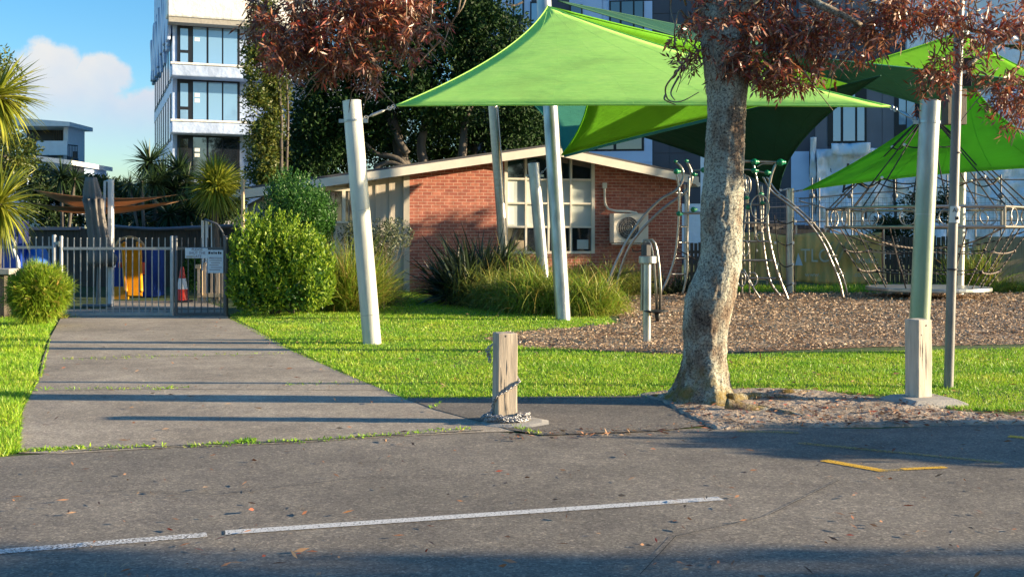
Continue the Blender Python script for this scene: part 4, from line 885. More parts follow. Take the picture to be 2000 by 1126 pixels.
# ------------------------------------------------------------------ rope carousel
KY = 27.2; kc = P(1812, 582, KY); kc.z = 0
kr = thing('rope_carousel', 'spinning rope net carousel with a steel double ring and round floor disc', 'playground carousel', tuple(kc))
r1 = 2.36; zt_, zl = 2.15, 1.70; NK = 8; ang0 = R(22.5) + R(180)
def kp(rad, z, k, a0=ang0): an = a0 + 2 * math.pi * k / NK; return kc + Vector((math.cos(an) * rad, math.sin(an) * rad, z))
MB().tube([kc, kc + Vector((0, 0, 4.6))], .06, 16).build('centre_mast', M['galvw'], kr)
b = MB(); b.tube([kc + Vector((0, 0, .18)), kc + Vector((0, 0, .27))], 1.44, 48); b.build('floor_disc', M['galv'], kr, bevel=.02)
for k in range(NK):
    for z in (zt_, zl): MB().tube([kp(r1, z, k), kp(r1, z, k + 1)], .034, 10).build('ring_rail', M['steel'], kr, smooth=True)
    MB().tube([kp(r1, zl, k), kp(r1, zt_, k)], .03, 10).build('upright', M['steel'], kr)
    for f_ in (.30, .80):
        p_ = kp(r1, (zt_ + zl) / 2, k).lerp(kp(r1, (zt_ + zl) / 2, k + 1), f_); nn = kp(r1, 0, k + .5) - kc; MB().ring(p_, .195, .014, nn, 24, 6).build('ring', M['steel'], kr, smooth='all')
apex = kc + Vector((0, 0, 4.5))
def rop(a, b_, r=.014, sag=0, m='rope', n=8):
    a = Vector(a); b_ = Vector(b_); return MB().tube([a.lerp(b_, i / n) + Vector((0, 0, -sag * 4 * (i / n) * (1 - i / n))) for i in range(n + 1)], r, 6).build('rope', M[m], kr)
for k in range(NK):
    for f_ in (.06, .3): 
        e = kp(r1, zt_, k).lerp(kp(r1, zt_, k + 1), f_); rop(apex, e, .016)
    for fz, sg_ in ((.36, .05), (.70, .10)):
        a = apex.lerp(kp(r1, zt_, k).lerp(kp(r1, zt_, k + 1), .18), fz); e = apex.lerp(kp(r1, zt_, k + 1).lerp(kp(r1, zt_, k + 2), .18), fz); rop(a, e, .016, sg_ * 1.6)
        MB().ball(a, .04).build('knot', M['paper'], kr)
    lo = [(.03, zl - .03), (.97, zl - .03)]
    for f_ in (.08, .55):
        t_ = kp(r1 * .98, zl - .03, k).lerp(kp(r1 * .98, zl - .03, k + 1), f_); e = kp(1.36, .27, k).lerp(kp(1.36, .27, k + 1), f_); rop(t_, e, .015, .0, 'ropes')
    for fz in (.38, .72):
        R1 = lambda kk: kp(r1 * .98, zl - .03, kk).lerp(kp(r1 * .98, zl - .03, kk + 1), .08).lerp(kp(1.36, .27, kk).lerp(kp(1.36, .27, kk + 1), .08), fz)
        rop(R1(k), R1(k + 1), .015, .05, 'ropes'); MB().ball(R1(k), .045).build('knot', M['ropes'], kr)
    rop(kp(r1, zl, k), kc + Vector((0, 0, 1.2)), .018, .15, 'ropes')

# ------------------------------------------------------------------ fences at the back
# olive banner fence
bn = thing('banner_fence', 'long olive banner with faded TLC lettering hung on the site fence', 'banner fence', tuple(G(1550, 555)))
BYY = 34.6; e_ = lambda px, py, dy=0: P(px, py, BYY + dy)
nx = 90; nz = 14; Vv = []
for i in range(nx + 1):
    for j in range(nz + 1):
        px = 1384 + (1722 - 1384) * i / nx; top = 456 + 3 * math.sin(px * .05); bot = 551 + 5 * math.sin(px * .02) - (10 if px > 1712 else 0); Vv.append(e_(px, bot + (top - bot) * j / nz, .10 * noise.noise(Vector((px * .045, j * .18, 0))) + .03 * math.sin(px * .35)))
o = MB().add(Vv, [(i * (nz + 1) + j, (i + 1) * (nz + 1) + j, (i + 1) * (nz + 1) + j + 1, i * (nz + 1) + j + 1) for i in range(nx) for j in range(nz)]).build('banner', M['banner'], bn, smooth='all'); o.modifiers.new('thickness', 'SOLIDIFY').thickness = .006
M['fade'] = mat('faded_print', (.55, .52, .42), .7, 0, .1, 5, 0); M['fade2'] = mat('dull_print', (.34, .30, .16), .7, 0, .1, 5, 0)
text('TLC', e_(1592, 500, -.16), .58, 'fade', bn, sx=.85)
b = MB(); b.prism([e_(1553, 518, -.15), e_(1568, 518, -.15), e_(1559, 494, -.15)], (0, .01, 0)); b.build('logo', M['signw'], bn)
b = MB()
for k in range(5): x = 1606 + k * 14; b.prism([e_(x, 512, -.15), e_(x + 5, 512, -.15), e_(x + 22, 472, -.15), e_(x + 18, 472, -.15)], (0, .008, 0)) if k < 3 else b.prism([e_(x + 18, 512, -.15), e_(x + 24, 512, -.15), e_(x, 478, -.15), e_(x - 5, 478, -.15)], (0, .008, 0))
b.build('faded_logo', M['fade2'], bn)
text('www.                  .co.nz', e_(1634, 536, -.16), .2, 'fade', bn); text('omatic', e_(1694, 508, -.16), .26, 'fade', bn)
text('LC', e_(1680, 474, -.16), .22, 'ink', bn)
b = MB()
for x in range(1384, 1730, 57): b.tube([e_(x, 560, .2), e_(x, 440, .2)], .03, 8)
b.tube([e_(1384, 470, .2), e_(1722, 470, .2)], .025, 6); b.build('fence_post', M['galv'], bn)
# dark timber paling fence and others
def paling(name, label, x0, x1, ytop, ybot, Y, m, wpx=6.4, jit=3, lean=0, rail=True, gap=.8):
    t = thing(name, label, 'fence', tuple(P((x0 + x1) / 2, 460, Y).xy) + (0,)); b = MB(); x = x0
    while x < x1:
        a = P(x, ytop + random.uniform(-jit, jit), Y); c2 = P(x + wpx * gap, ybot, Y); dd = lean * (x - x0) / max(1, x1 - x0); sx_ = dd * (a.z)
        b.prism([(a.x, Y, 0), (c2.x, Y, 0), (c2.x + sx_, Y, a.z), (a.x + sx_, Y, a.z)], (0, .022, 0)); x += wpx
    b.build('palings', M[m], t)
    if rail: z = P(0, ytop, Y).z; MB().b2((P(x0, 0, Y).x, Y + .024, z * .25), (P(x1, 0, Y).x, Y + .07, z * .25 + .09)).build('rail', M[m], t); MB().b2((P(x0, 0, Y).x, Y + .024, z * .75), (P(x1, 0, Y).x, Y + .07, z * .75 + .09)).build('rail', M[m], t)
    return t
paling('timber_fence', 'dark weathered timber paling fence behind the rope carousel', 1722, 1865, 462, 560, 35.6, 'dtimber', 9)
paling('timber_fence', 'leaning brown boards at the right end of the dark paling fence', 1868, 1900, 468, 560, 35.2, 'timber', 10, lean=.25)
paling('tan_wall', 'sunlit tan board wall at the far right behind the carousel', 1905, 2300, 462, 560, 36.5, 'ltimber', 60, 0, gap=.995, rail=False)
paling('paling_fence', 'greenish paling fence between the brick house and the red leaved tree', 1340, 1386, 474, 560, 34.0, 'plate', 8, 1)
# scaffold and mesh site fence
scf = thing('scaffold', 'blue grey tube scaffold and mesh panels in front of the wrapped ground storey', 'scaffold', tuple(P(1760, 460, 44).xy) + (0,))
g_ = lambda px, py, dy=0: P(px, py, 44 + dy)
b = MB()
for x in (1586, 1600, 1664, 1748, 1850, 1905, 1955): MB().tube([(g_(x, 0).x, 44, 0), g_(x, 335 + (x % 7) * 3)], .03, 6).build('upright', M['greypole'], scf)
b = MB()
for (x0, y0, x1, y1) in ((1560, 388, 1660, 380), (1500, 433, 1760, 431), (1640, 380, 1745, 374), (1560, 392, 1625, 410), (1745, 372, 1850, 405), (1860, 352, 2050, 350), (1880, 370, 1960, 395), (1500, 405, 1580, 402), (1760, 432, 2050, 430), (1900, 350, 2100, 352)): b.tube([g_(x0, y0), g_(x1, y1)], .028, 6)
for x in (1660, 1748, 1586, 1955): b.ball(g_(x, 382), .11)
b.build('brace', M['greypole'], scf)
b = MB()
for x in range(1500, 2060, 8): b.tube([g_(x, 455, -3), g_(x, 385, -3)], .006, 3, cap=False)
for y in range(386, 456, 10): b.tube([g_(1500, y, -3), g_(2060, y, -3)], .006, 3, cap=False)
b.build('mesh_panel', M['greypole'], scf)
stuffs = thing('timber_stack', 'heap of dark building timber and pallets behind the site fence', 'timber stack', tuple(P(1500, 460, 42).xy) + (0,))
b = MB()
for k in range(12): b.box(P(1490 + 9 * k, 440 + (k * 5) % 14, 42), (random.uniform(.6, 1.3), .5, .12), rz=random.uniform(-.3, .3))
b.b2(P(1480, 457, 41.5), P(1600, 448, 43) ); b.b2((P(1480, 0, 42).x, 42, 0), (P(1600, 0, 42).x, 43, 1.55)); b.build('boards', M['plate'], stuffs)
# ------------------------------------------------------------------ left yard: gate, fence, umbrella, playhouse
GY = 21.0; g = lambda px, py, dy=0: P(px, py, GY + dy)
def fencerun(name, label, x0, x1, ybar0, top, m, posts, lower=613, cat='gate', xs=None):
    t = thing(name, label, cat, (g((x0 + x1) / 2, 0).x, GY, 0)); b = MB()
    for x in (xs or np.arange(x0 + 13, x1, 12.7)): b.b2((g(x, 0).x - .009, GY - .008, max(0.06, g(0, lower).z)), (g(x, 0).x + .009, GY + .008, g(0, top).z))
    b.build('pickets', M[m], t)
    for y, hh in ((ybar0, .05), (lower, .05)): MB().b2((g(x0, 0).x, GY - .02, g(0, y).z - hh / 2), (g(x1, 0).x, GY + .02, g(0, y).z + hh / 2)).build('rail', M[m], t)
    for x, w_ in posts: MB().tube([(g(x, 0).x, GY, 0), (g(x, 0).x, GY, g(0, top - 2).z), (g(x, 0).x, GY, g(0, top - 4).z)], [w_, w_, w_ * .6], 12).build('post', M[m], t, smooth=True)
    return t
gate = fencerun('driveway_gate', 'grey metal picket gate across the end of the driveway', 119, 338, 485, 464, 'gatemetal', [(120, .032), (336, .035)])
gate2 = fencerun('narrow_gate', 'narrow black picket gate with signs at the right end of the driveway gate', 342, 440, 485, 464, 'fence', [(344, .03), (441, .045)])
side = fencerun('picket_fence', 'grey picket fence left of the gate behind the round bush', -260, 106, 483, 462, 'gatemetal', [(106, .04)], 600, 'fence')
b = MB(); b.box(g(113, 475, -.01), (.10, .03, .05)); b.box(g(115, 476, -.03), (.02, .05, .10)); b.build('latch', M['galv'], gate)
b = MB(); b.tube([g(400, 428, .02), g(425, 438, .02), g(436, 455, .02), g(440, 480, .02)], .02, 8); b.build('hoop', M['fence'], gate2, smooth='all')
sA = thing('gate_sign', 'pale blue sign reading PLEASE SHUT THE GATE on the gate', 'sign', tuple(g(384, 504, -.03)))
MB().b2(g(362, 504, -.03), g(405.5, 484, -.045)).build('plate', M['signw'], sA, bevel=.003); text('PLEASE\nSHUT THE\nGATE', g(385, 494, -.048), .066, 'rinse', sA)
MB().b2(g(364, 503, -.0455), g(376, 499, -.048)).build('patch', M['gatemetal'], sA)
sB = thing('notice_board', 'white notice sign with small dark lines right of the gate sign', 'sign', tuple(g(421, 534, -.05)))
MB().b2(g(405.8, 533, -.05), g(436, 488, -.065)).build('plate', M['signw'], sB, bevel=.003)
text('ANZAC DAY', g(421, 493.5, -.068), .05, 'ink', sB) if False else None
b = MB()
for k, (x, w_) in enumerate(((409, 4), (414, 3), (418, 2), (422, 3), (427, 3), (431, 3))): b.b2(g(x - w_ / 2, 496, -.0655), g(x + w_ / 2, 491 + (k % 2), -.068))
b.build('emblem', M['ink'], sB)
text('PRESCHOOL', g(421, 504, -.068), .042, 'rinse', sB)
b = MB()
for k in range(5): b.b2(g(409 + (k % 2) * 3, 509 + k * 4.5, -.0655), g(433 - (k % 3) * 3, 508 + k * 4.5, -.068))
b.build('lettering', M['rinse'], sB)
# cone
cy = G(356, 590); cn = thing('traffic_cone', 'red traffic cone with a white band behind the narrow gate', 'traffic cone', tuple(cy))
def ct(z0, z1): f_ = lambda z: .16 - .125 * (z / .80); return [cy + Vector((0, 0, z0)), cy + Vector((0, 0, z1))], [f_(z0), f_(z1)]
p_, r_ = ct(.05, .80); MB().tube(p_, r_, 24).build('body', M['red'], cn, smooth=True)
p_, r_ = ct(.30, .54); MB().tube(p_, [x + .003 for x in r_], 24).build('band', M['paper'], cn, smooth=True); MB().box(cy + Vector((0, 0, .025)), (.40, .40, .05)).build('base', M['black'], cn, bevel=.01)
# timber stand with pale slats
tb_ = thing('timber_planter', 'small weathered timber frame with slats behind the right end of the gate', 'planter', tuple(G(405, 592)))
ty = G(405, 592).y; tq = lambda px, py, dy=0: P(px, py, ty + dy)
b = MB()
for x0, x1, y0 in ((385, 390, 522), (396, 402, 512), (411, 415, 530), (422, 426, 515), (432, 437, 512)): b.b2((tq(x0, 0).x, ty, 0), (tq(x1, 0).x, ty + .05, tq(0, y0).z))
b.build('slat', M['timber'], tb_)
b = MB(); b.b2(tq(380, 524, -.05), tq(392, 516, -.01)); b.b2(tq(385, 580, -.05), tq(455, 572, -.01)); b.b2(tq(392, 576, -.08), tq(396, 528, -.052)); b.build('rail', M['ltimber'], tb_)
for x, yt, lb in ((396, 430, 'left white post under the clipped cordyline'), (404, 428, 'middle white post under the clipped cordyline'), (415, 432, 'right white post beside the cordyline trunk')):
    tag(MB().tube([(P(x, 0, 26).x, 26, 0), P(x, yt, 26)], .035, 12).build('white_post', M['white'], smooth=True), lb, 'post', 'white posts beside the cordyline')
tag(MB().b2((P(471, 0, 24).x, 24, 0), P(478, 350, 24.1)).build('timber_post', M['ltimber'], bevel=.004), 'pale square timber post rising between cordyline and green bush', 'post')
# box mast + second slim strut
UY = 23.7; u = lambda px, py, dy=0: P(px, py, UY + dy)
um = thing('white_box_mast', 'thick white square mast behind the gate with a slim leaning strut', 'mast', (u(215, 0).x, UY, 0))
b = MB(); b.b2((u(210, 0).x, UY, 0), P(223, 351, UY + .14)); b.build('column', M['white'], um, bevel=.01)
b = MB(); b.tube([u(203, 420, .05), u(205, 354, .05), u(213, 353, .05)], .03, 8); b.build('strut', M['white'], um); MB().b2(u(209, 522, -.04), u(226, 512, .18)).build('clamp', M['white'], um)
ub = thing('folded_umbrella', 'closed dark grey cantilever umbrella hanging beside the white mast', 'umbrella', (u(185, 0).x, UY - .2, 0))
prof = [(346, 178, 11), (356, 178, 13), (372, 179, 16), (392, 182, 17), (388, 182, 19), (410, 184, 16), (440, 188, 17), (470, 193, 18), (490, 197, 20), (505, 199, 26), (518, 200, 22), (512, 200, 15)]
vs = []; nn_ = 48
for i, (y, x, hwp) in enumerate(prof):
    for j in range(nn_):
        th = 2 * math.pi * j / nn_; fold = 1 + .22 * math.sin(th * 9 + i * .25) * min(1, i / 3); vs.append(u(x + math.cos(th) * hwp * fold, y + (4 * math.sin(th * 9) if i > 8 else 0), -.2 + math.sin(th) * hwp * fold * UY / F))
b = MB(); b.add(vs, [(i * nn_ + j, i * nn_ + (j + 1) % nn_, (i + 1) * nn_ + (j + 1) % nn_, (i + 1) * nn_ + j) for i in range(len(prof) - 1) for j in range(nn_)] + [tuple(range(nn_))]); b.build('canopy', M['greyfab'], ub, smooth='all')
b = MB(); b.tube([(u(196, 0).x, UY - .2, 0), u(194, 490, -.2)], .03, 8); b.tube([(u(196, 0).x - .3, UY - .2, .04), (u(196, 0).x + .3, UY - .2, .04)], .04, 8); b.build('pole', M['greypole'], ub)
# brown sails
def flatsail(label, pts, n=16, sag=.25):
    t = thing('shade_sail', label, 'shade sail', tuple(pts[0]), 0, 'brown shade sails over the yard'); A, B, C_, D = [Vector(p) for p in pts]; Vv = []
    for i in range(n + 1):
        for j in range(n + 1):
            a = i / n; c2 = j / n; p = A.lerp(B, a).lerp(D.lerp(C_, a), c2); p.z -= sag * 4 * a * (1 - a) * (.5 + .5 * (1 - 4 * c2 * (1 - c2))) * .6; Vv.append(p)
    o = MB().add(Vv, [(i * (n + 1) + j, (i + 1) * (n + 1) + j, (i + 1) * (n + 1) + j + 1, i * (n + 1) + j + 1) for i in range(n) for j in range(n)]).build('canopy', M['brownsail'], t, smooth='all'); o.modifiers.new('thickness', 'SOLIDIFY').thickness = .006
    return t
flatsail('upper brown shade sail stretched across the yard behind the folded umbrella', [P(62, 370, 25), P(350, 380, 25), P(300, 388, 31), P(140, 404, 31)], sag=.22)
flatsail('lower brown shade sail hanging across the yard behind the folded umbrella', [P(45, 394, 26), P(372, 388, 26), P(330, 398, 32), P(110, 412, 32)], sag=.30)
# playhouse with slide
pY = 27.5; pq = lambda px, py, dy=0: P(px, py, pY + dy)
ph = thing('playhouse', 'blue plastic playhouse with an arched frame behind the gate', 'playhouse', (pq(260, 0).x, pY, 0))
for x0, x1 in ((222, 241), (277, 299)): MB().b2((pq(x0, 0).x, pY, 0), (pq(x1, 0).x, pY + .9, pq(0, 488).z)).build('wall', M['blue'], ph, bevel=.02)
MB().b2((pq(241, 0).x + .001, pY + .5, 0), (pq(277, 0).x - .001, pY + .55, pq(0, 488).z)).build('back_panel', M['blue'], ph)
MB().tube(spl([pq(226, 482), pq(232, 470), pq(245, 464), pq(256, 463), pq(270, 468), pq(280, 478), pq(283, 486)]), .035, 8).build('arch', M['ltimber'], ph, smooth='all')
MB().tube([pq(239, 522, -.1), pq(239, 512, -.1)], .1, 10).build('grip', M['red'], ph); MB().tube([pq(276, 535, -.1), pq(276, 512, -.1)], .1, 10).build('grip', M['red'], ph)
for x in (243, 268): MB().tube([pq(x, 472, -.02), pq(x, 492, -.02)], .03, 8).build('grab_bar', M['orange'], ph)
slide = thing('yellow_slide', 'yellow plastic slide leaning down from the blue playhouse', 'slide', (pq(258, 0).x, pY - .8, 0))
top_l, top_r = pq(241, 486, -.05), pq(274, 486, -.05); bl, br = pq(247, 568, -1.1), pq(277, 568, -1.1); bl.z = br.z = .1
b = MB(); b.prism([top_l, top_r, br, bl], (0, .04, -.03)); b.build('chute', M['orange'], slide)
b = MB()
for a, e2 in ((top_l, bl), (top_r, br)): b.tube(spl([a + Vector((0, -.03, .12)), a.lerp(e2, .5) + Vector((0, -.05, .10)), e2 + Vector((0, -.05, .1))]), .045, 8)
b.build('side_rail', M['orange'], slide, smooth='all')
MB().b2((top_l.x, pY - .9, 0), (top_r.x, pY - .86, .3)).build('foot', M['orange'], slide)
# purple, blue clutter at the far left
pp = thing('purple_playhouse', 'purple slatted play panel behind the left cordyline leaves', 'playhouse', (P(30, 0, 24.5).x, 24.5, 0))
for x in range(-60, 54, 12): MB().b2(P(x, 475, 24.5), P(x + 8, 432, 24.53)).build('slat', M['purple'], pp)
MB().b2((P(-62, 0, 24.5).x, 24.54, 0), P(54, 474, 24.9)).build('base', M['blue'], pp); MB().b2(P(-62, 440, 24.54), P(54, 432, 24.9)).build('rail', M['purple'], pp)
bt = thing('blue_play_tent', 'bright blue play cover heaped behind the picket fence', 'cover', (P(75, 0, 25).x, 25, 0))
vs = []; 
for i in range(9):
    for j in range(20): th = 2 * math.pi * j / 20; rr_ = .42 * math.cos(i / 8 * 1.35) ** .7 * (1 + .15 * noise.noise(Vector((math.cos(th) * 2, math.sin(th) * 2, i * .3)))); vs.append(P(72, 510, 25) * 1 + Vector((math.cos(th) * rr_, math.sin(th) * rr_, -P(72, 510, 25).z + .25 + 1.0 * i / 8)))
b = MB(); b.add(vs, [(i * 20 + j, i * 20 + (j + 1) % 20, (i + 1) * 20 + (j + 1) % 20, (i + 1) * 20 + j) for i in range(8) for j in range(20)]); b.b2((P(50, 0, 25).x, 24.8, 0), (P(96, 0, 25).x, 25.4, .4)); b.b2((P(45, 0, 25.6).x, 25.6, .5), (P(62, 0, 25.6).x, 26, 1.1)); b.build('cover', M['bblue'], bt, smooth=True)
tag(MB().tube([P(30, 480, 24), P(24, 465, 24)], .04, 8).tube([P(24, 480, 24), P(36, 512, 24), (P(38, 0, 24).x, 24, 0)], .035, 8).build('white_strut', M['white']), 'white leaning strut behind the left picket fence', 'strut')
# bench at left edge
bx = thing('picnic_bench', 'weathered concrete and timber bench at the left edge behind the round bush', 'bench', tuple(G(-5, 600)))
bq = lambda px, py, dy=0: P(px, py, 20.2 + dy)
b = MB(); b.b2(bq(-70, 534, .6), bq(18, 525)); b.build('seat', M['concrete'], bx, bevel=.01); MB().tube([bq(20, 530, .3), bq(34, 545, .3), bq(30, 560, .3)], .05, 8).build('arm', M['concrete'], bx)
b = MB(); b.b2((bq(-30, 0).x, 20.3, 0), bq(-20, 534, .5)); b.b2((bq(3, 0).x, 20.3, 0), bq(10, 534, .5)); b.build('leg', M['dtimber'], bx)
# dark yard fence and tall boundary
paling('yard_fence', 'long dark board fence at the back of the yard behind the playhouse', -120, 470, 446, 560, 33.0, 'dtimber', 12, 0, gap=.97)
yc = thing('fence_capping', 'grey horizontal capping rail along the top of the dark yard fence', 'rail', (P(200, 0, 33).x, 33, 1.6))
b = MB(); b.b2(P(60, 449, 32.9), P(160, 443, 33.1)); b.tube(spl([P(222, 442, 32.9), P(300, 447, 32.9), P(380, 444, 32.9), P(470, 440, 32.9)]), .05, 8); b.build('rail', M['panel2'], yc)
sheet('yard_turf', [(P(-200, 0, 22).x, 22.2), (P(100, 0, 22).x, 22.2), (P(100, 0, 32).x * .93, 32.9), (P(-200, 0, 33).x, 32.9)], .006, M['turf'])
grn = thing('pergola_rail', 'dark low pergola bar above the narrow gate', 'rail', (P(430, 0, 28).x, 28, 2)); MB().tube([P(360, 448, 28), P(500, 440, 28)], .04, 8).build('bar', M['roof'], grn); MB().tube([(P(500, 0, 28).x, 28, 0), P(500, 440, 28)], .04, 8).build('post', M['roof'], grn)

# ------------------------------------------------------------------ vegetation
def leafcloud(name, m, blobs, n, size, parent=None, wf=.45, shell=.55, dn=0.0, updir=0.0, carve=.0, nscale=1.0):
    """blobs: (center, (rx,ry,rz))"""
    vol = np.array([b_[1][0] * b_[1][2] for b_ in blobs]); pr = vol / vol.sum(); out = []; dd = []
    for b_, k in zip(blobs, rng.multinomial(n, pr)):
        p, d = ell_pts(k, b_[0], b_[1], shell); out.append(p); dd.append(d)
    p = np.concatenate(out); d = np.concatenate(dd)
    if carve:
        f_ = np.array([noise.noise(Vector(q * nscale)) for q in p]); k = f_ > -.35 + carve * (rng.random(len(p)) * .4); p, d = p[k], d[k]
    p = p[p[:, 2] > .02]; d = d[:len(p)] if len(d) != len(p) else d
    dirs = rng.normal(size=p.shape) + (d * .8 if len(d) == len(p) else 0); dirs[:, 2] += updir - dn
    V, Q = leaf_arr(p, dirs, size * rng.uniform(.6, 1.35, len(p)), size * wf * rng.uniform(.7, 1.2, len(p)))
    return np_obj(name, V, Q, m, parent)
def px_blob(cx, cy, rx, ry, Y, ryd=None): s__ = Y / F; return (tuple(P(cx, cy, Y)), (rx * s__, (ryd or (rx + ry) / 2 * s__), ry * s__))
def limb(t, pts, r0, r1, m='bark2', name='limb', n=8):
    p = spl(pts, 5); k = len(p); p = [q + Vector((noise.noise(q * 1.3), noise.noise(q * 1.3 + Vector((5, 0, 0))), 0)) * r0 * .4 for q in p]
    return MB().tube(p, [r0 + (r1 - r0) * i / (k - 1) for i in range(k)], n).build(name, M[m], t, smooth='all')
# big dark evergreen behind the house
def tree(name, label, blobs, trunks, m, n, size, cat='tree', group=None, carve=.8, nsc=1.0, tm='bark2', shell=.3):
    Y = blobs[0][4]; base = P(trunks[0][0][0][0], 460, Y); base.z = 0
    t = thing(name, label, cat, tuple(base), 0, group)
    for k, (pts, r0, r1) in enumerate(trunks):
        w3 = [P(px, py, Y + (dy if dy else 0)) for px, py, dy in pts]
        if k == 0: w3[0].z = 0
        limb(t, w3, r0, r1, tm, 'trunk' if k == 0 else 'limb')
    leafcloud('crown', m, [px_blob(*b_) for b_ in blobs], n, size, t, carve=carve, nscale=nsc, shell=shell)
    return t
tree('evergreen_tree', 'large dense dark evergreen tree behind the brick house', [(770, 130, 150, 140, 45, 3), (920, 100, 110, 110, 45.5, 2.6), (650, 170, 100, 90, 44.6, 2.4), (1000, 170, 60, 95, 45, 1.6), (860, 20, 130, 80, 46, 3), (620, 260, 65, 90, 44, 1.6), (700, 250, 70, 60, 44.5, 1.6), (960, 55, 80, 60, 45, 2), (850, 200, 110, 60, 45, 2.5), (1020, 240, 50, 60, 46, 1.6), (740, 20, 90, 80, 45.5, 2)],
     [([(800, 500, 0), (790, 330, 0), (770, 260, 0), (750, 180, 0)], .32, .16), ([(830, 330, .3), (825, 270, .3), (840, 200, .3)], .22, .12), ([(900, 330, .2), (905, 260, .2), (920, 200, 0)], .2, .1), ([(800, 340, -.5), (775, 310, -.5), (735, 300, -.5), (715, 280, -.5)], .14, .07), ([(730, 330, -.6), (760, 318, -.6), (800, 330, -.6)], .12, .08), ([(795, 300, -.4), (760, 240, -.4), (755, 215, -.4)], .15, .1)],
     M['farleaf'], 90000, .19, nsc=.9)
# more trunks behind it and shaded understorey
tree('evergreen_tree', 'second dark evergreen behind the ridge of the brick house', [(850, 270, 230, 75, 51, 2.5), (1010, 280, 90, 70, 51, 2), (640, 300, 80, 60, 50, 2)], [([(920, 500, 0), (925, 320, 0), (930, 250, 0)], .25, .12)], M['farleaf'], 42000, .2, carve=.5)
tree('evergreen_tree', 'dark tree filling the gap between the wrapped tower and the brick house roof', [(560, 330, 80, 50, 47, 1.5), (600, 270, 40, 80, 47, 1.5)], [([(575, 500, 0), (575, 330, 0), (577, 260, 0)], .12, .06)], M['farleaf'], 15000, .17, carve=.7)
tree('poplar_tree', 'slender yellow green poplar beside the wrapped tower', [(512, 210, 42, 160, 40, .9), (500, 110, 34, 90, 40, .8), (530, 290, 36, 90, 40, .8), (540, 180, 30, 90, 40.4, .7), (520, 340, 42, 40, 40, .8), (515, 30, 30, 60, 40, .7)],
     [([(549, 520, 0), (550, 330, 0), (548, 200, 0), (540, 60, 0)], .09, .03), ([(560, 340, .3), (562, 200, .3), (556, 120, .3)], .06, .02), ([(548, 300, 0), (520, 200, 0), (510, 110, 0)], .04, .015)], M['poplarleaf'], 30000, .14, carve=1.2, nsc=1.8, shell=.1)
# dark planting behind the yard
for (lb, bl_, n_) in (('dark leafy tree behind the left end of the yard fence', [(110, 400, 70, 60, 40, 1.5), (60, 350, 50, 40, 40, 1.2), (0, 300, 60, 60, 40, 1.5)], 16000), ('rounded dark tree behind the folded umbrella', [(205, 395, 70, 50, 41, 1.6), (170, 370, 50, 30, 41, 1.2)], 15000), ('dark tree behind the brown sails near the clipped cordyline', [(320, 400, 70, 50, 41, 1.5), (400, 400, 60, 45, 41, 1.4), (450, 380, 30, 60, 41, 1)], 16000)):
    tree('yard_tree', lb, bl_, [([(bl_[0][0], 500, 0), (bl_[0][0], 400, 0)], .15, .08)], M['midleaf'], n_, .16, carve=.7)
tree('overhanging_tree', 'leafy olive green branches at the left edge between two cordyline heads', [(30, 290, 42, 48, 21.5, .8), (20, 330, 30, 30, 21.5, .6), (-20, 170, 60, 90, 22, 1)], [([(-10, 520, 0), (-5, 380, 0), (10, 300, 0)], .12, .06)], M['poplarleaf'], 7000, .09)
def cordyline(name, label, heads, m, trunk=None, n=240, ln=.75, wd=.045, cat='cordyline', tm='bark2', updist=.2):
    px, py, Y = heads[0][:3]; base = P(trunk[0] if trunk else px, 460, Y); base.z = 0; t = thing(name, label, cat, tuple(base)); VQ = []
    for (px, py, Y, s__) in heads:
        c_ = P(px, py, Y); k = int(n); d = nrm(rng.normal(size=(k, 3))); d[:, 2] = d[:, 2] * .95 + updist
        VQ.append(blade_arr(np.array(c_) + d * .05, d, ln * s__ * rng.uniform(.75, 1.15, k), wd * s__, rng.uniform(.2, .9, k) + (d[:, 2] < 0) * .3, 5))
        w3 = [Vector((base.x, base.y, 0)), Vector((base.x * .5 + c_.x * .5, Y, c_.z * .55)), Vector(c_) - Vector((0, 0, .1)), Vector(c_)]
        limb(t, w3, .10 * s__, .06 * s__, tm, 'trunk')
    V, Q = cat_arr(*VQ); np_obj('leaf_head', V, Q, m, t); return t
cordyline('cordyline', 'rounded clipped cordyline with yellow green leaves behind the gate', [(421, 370, 26.0, 1), (421, 352, 26.1, .8)], M['cord'], (421,), 420, .78, .05, tm='bark2')
cordyline('cordyline', 'upper yellow green cordyline head at the left picture edge', [(-8, 190, 14.0, 1)], M['cord'], (-40,), 420, .62, .028, updist=.05)
cordyline('cordyline', 'lower yellow green cordyline head at the left picture edge hanging over the fence', [(-2, 400, 15.5, 1)], M['cord'], (-30,), 420, .68, .028, updist=0.05)
cordyline('cabbage_tree', 'tall dark cabbage tree with many spiky heads in front of the wrapped tower', [(292, 318, 36, 1), (350, 335, 36.5, .95), (318, 350, 36, .9), (300, 360, 35.5, .8), (345, 372, 36, .9), (365, 355, 36, .7)], M['cordd'], (318,), 160, .85, .06)
cordyline('cabbage_tree', 'small thin cabbage tree with two spiky heads left of the tall one', [(276, 355, 34, .62), (254, 360, 34, .5)], M['cordd'], (285,), 90, .8, .05)
cordyline('cabbage_tree', 'low dark palm like plant below the brown sails', [(330, 420, 35, .9), (370, 415, 35.5, .9), (270, 425, 35, .9), (235, 420, 35, .9)], M['cordd'], (310,), 120, .9, .07)
cordyline('cabbage_tree', 'dark cabbage tree beside the white two storey house', [(120, 345, 38, .9), (145, 350, 38, .7)], M['cordd'], (125,), 120, .8, .06)
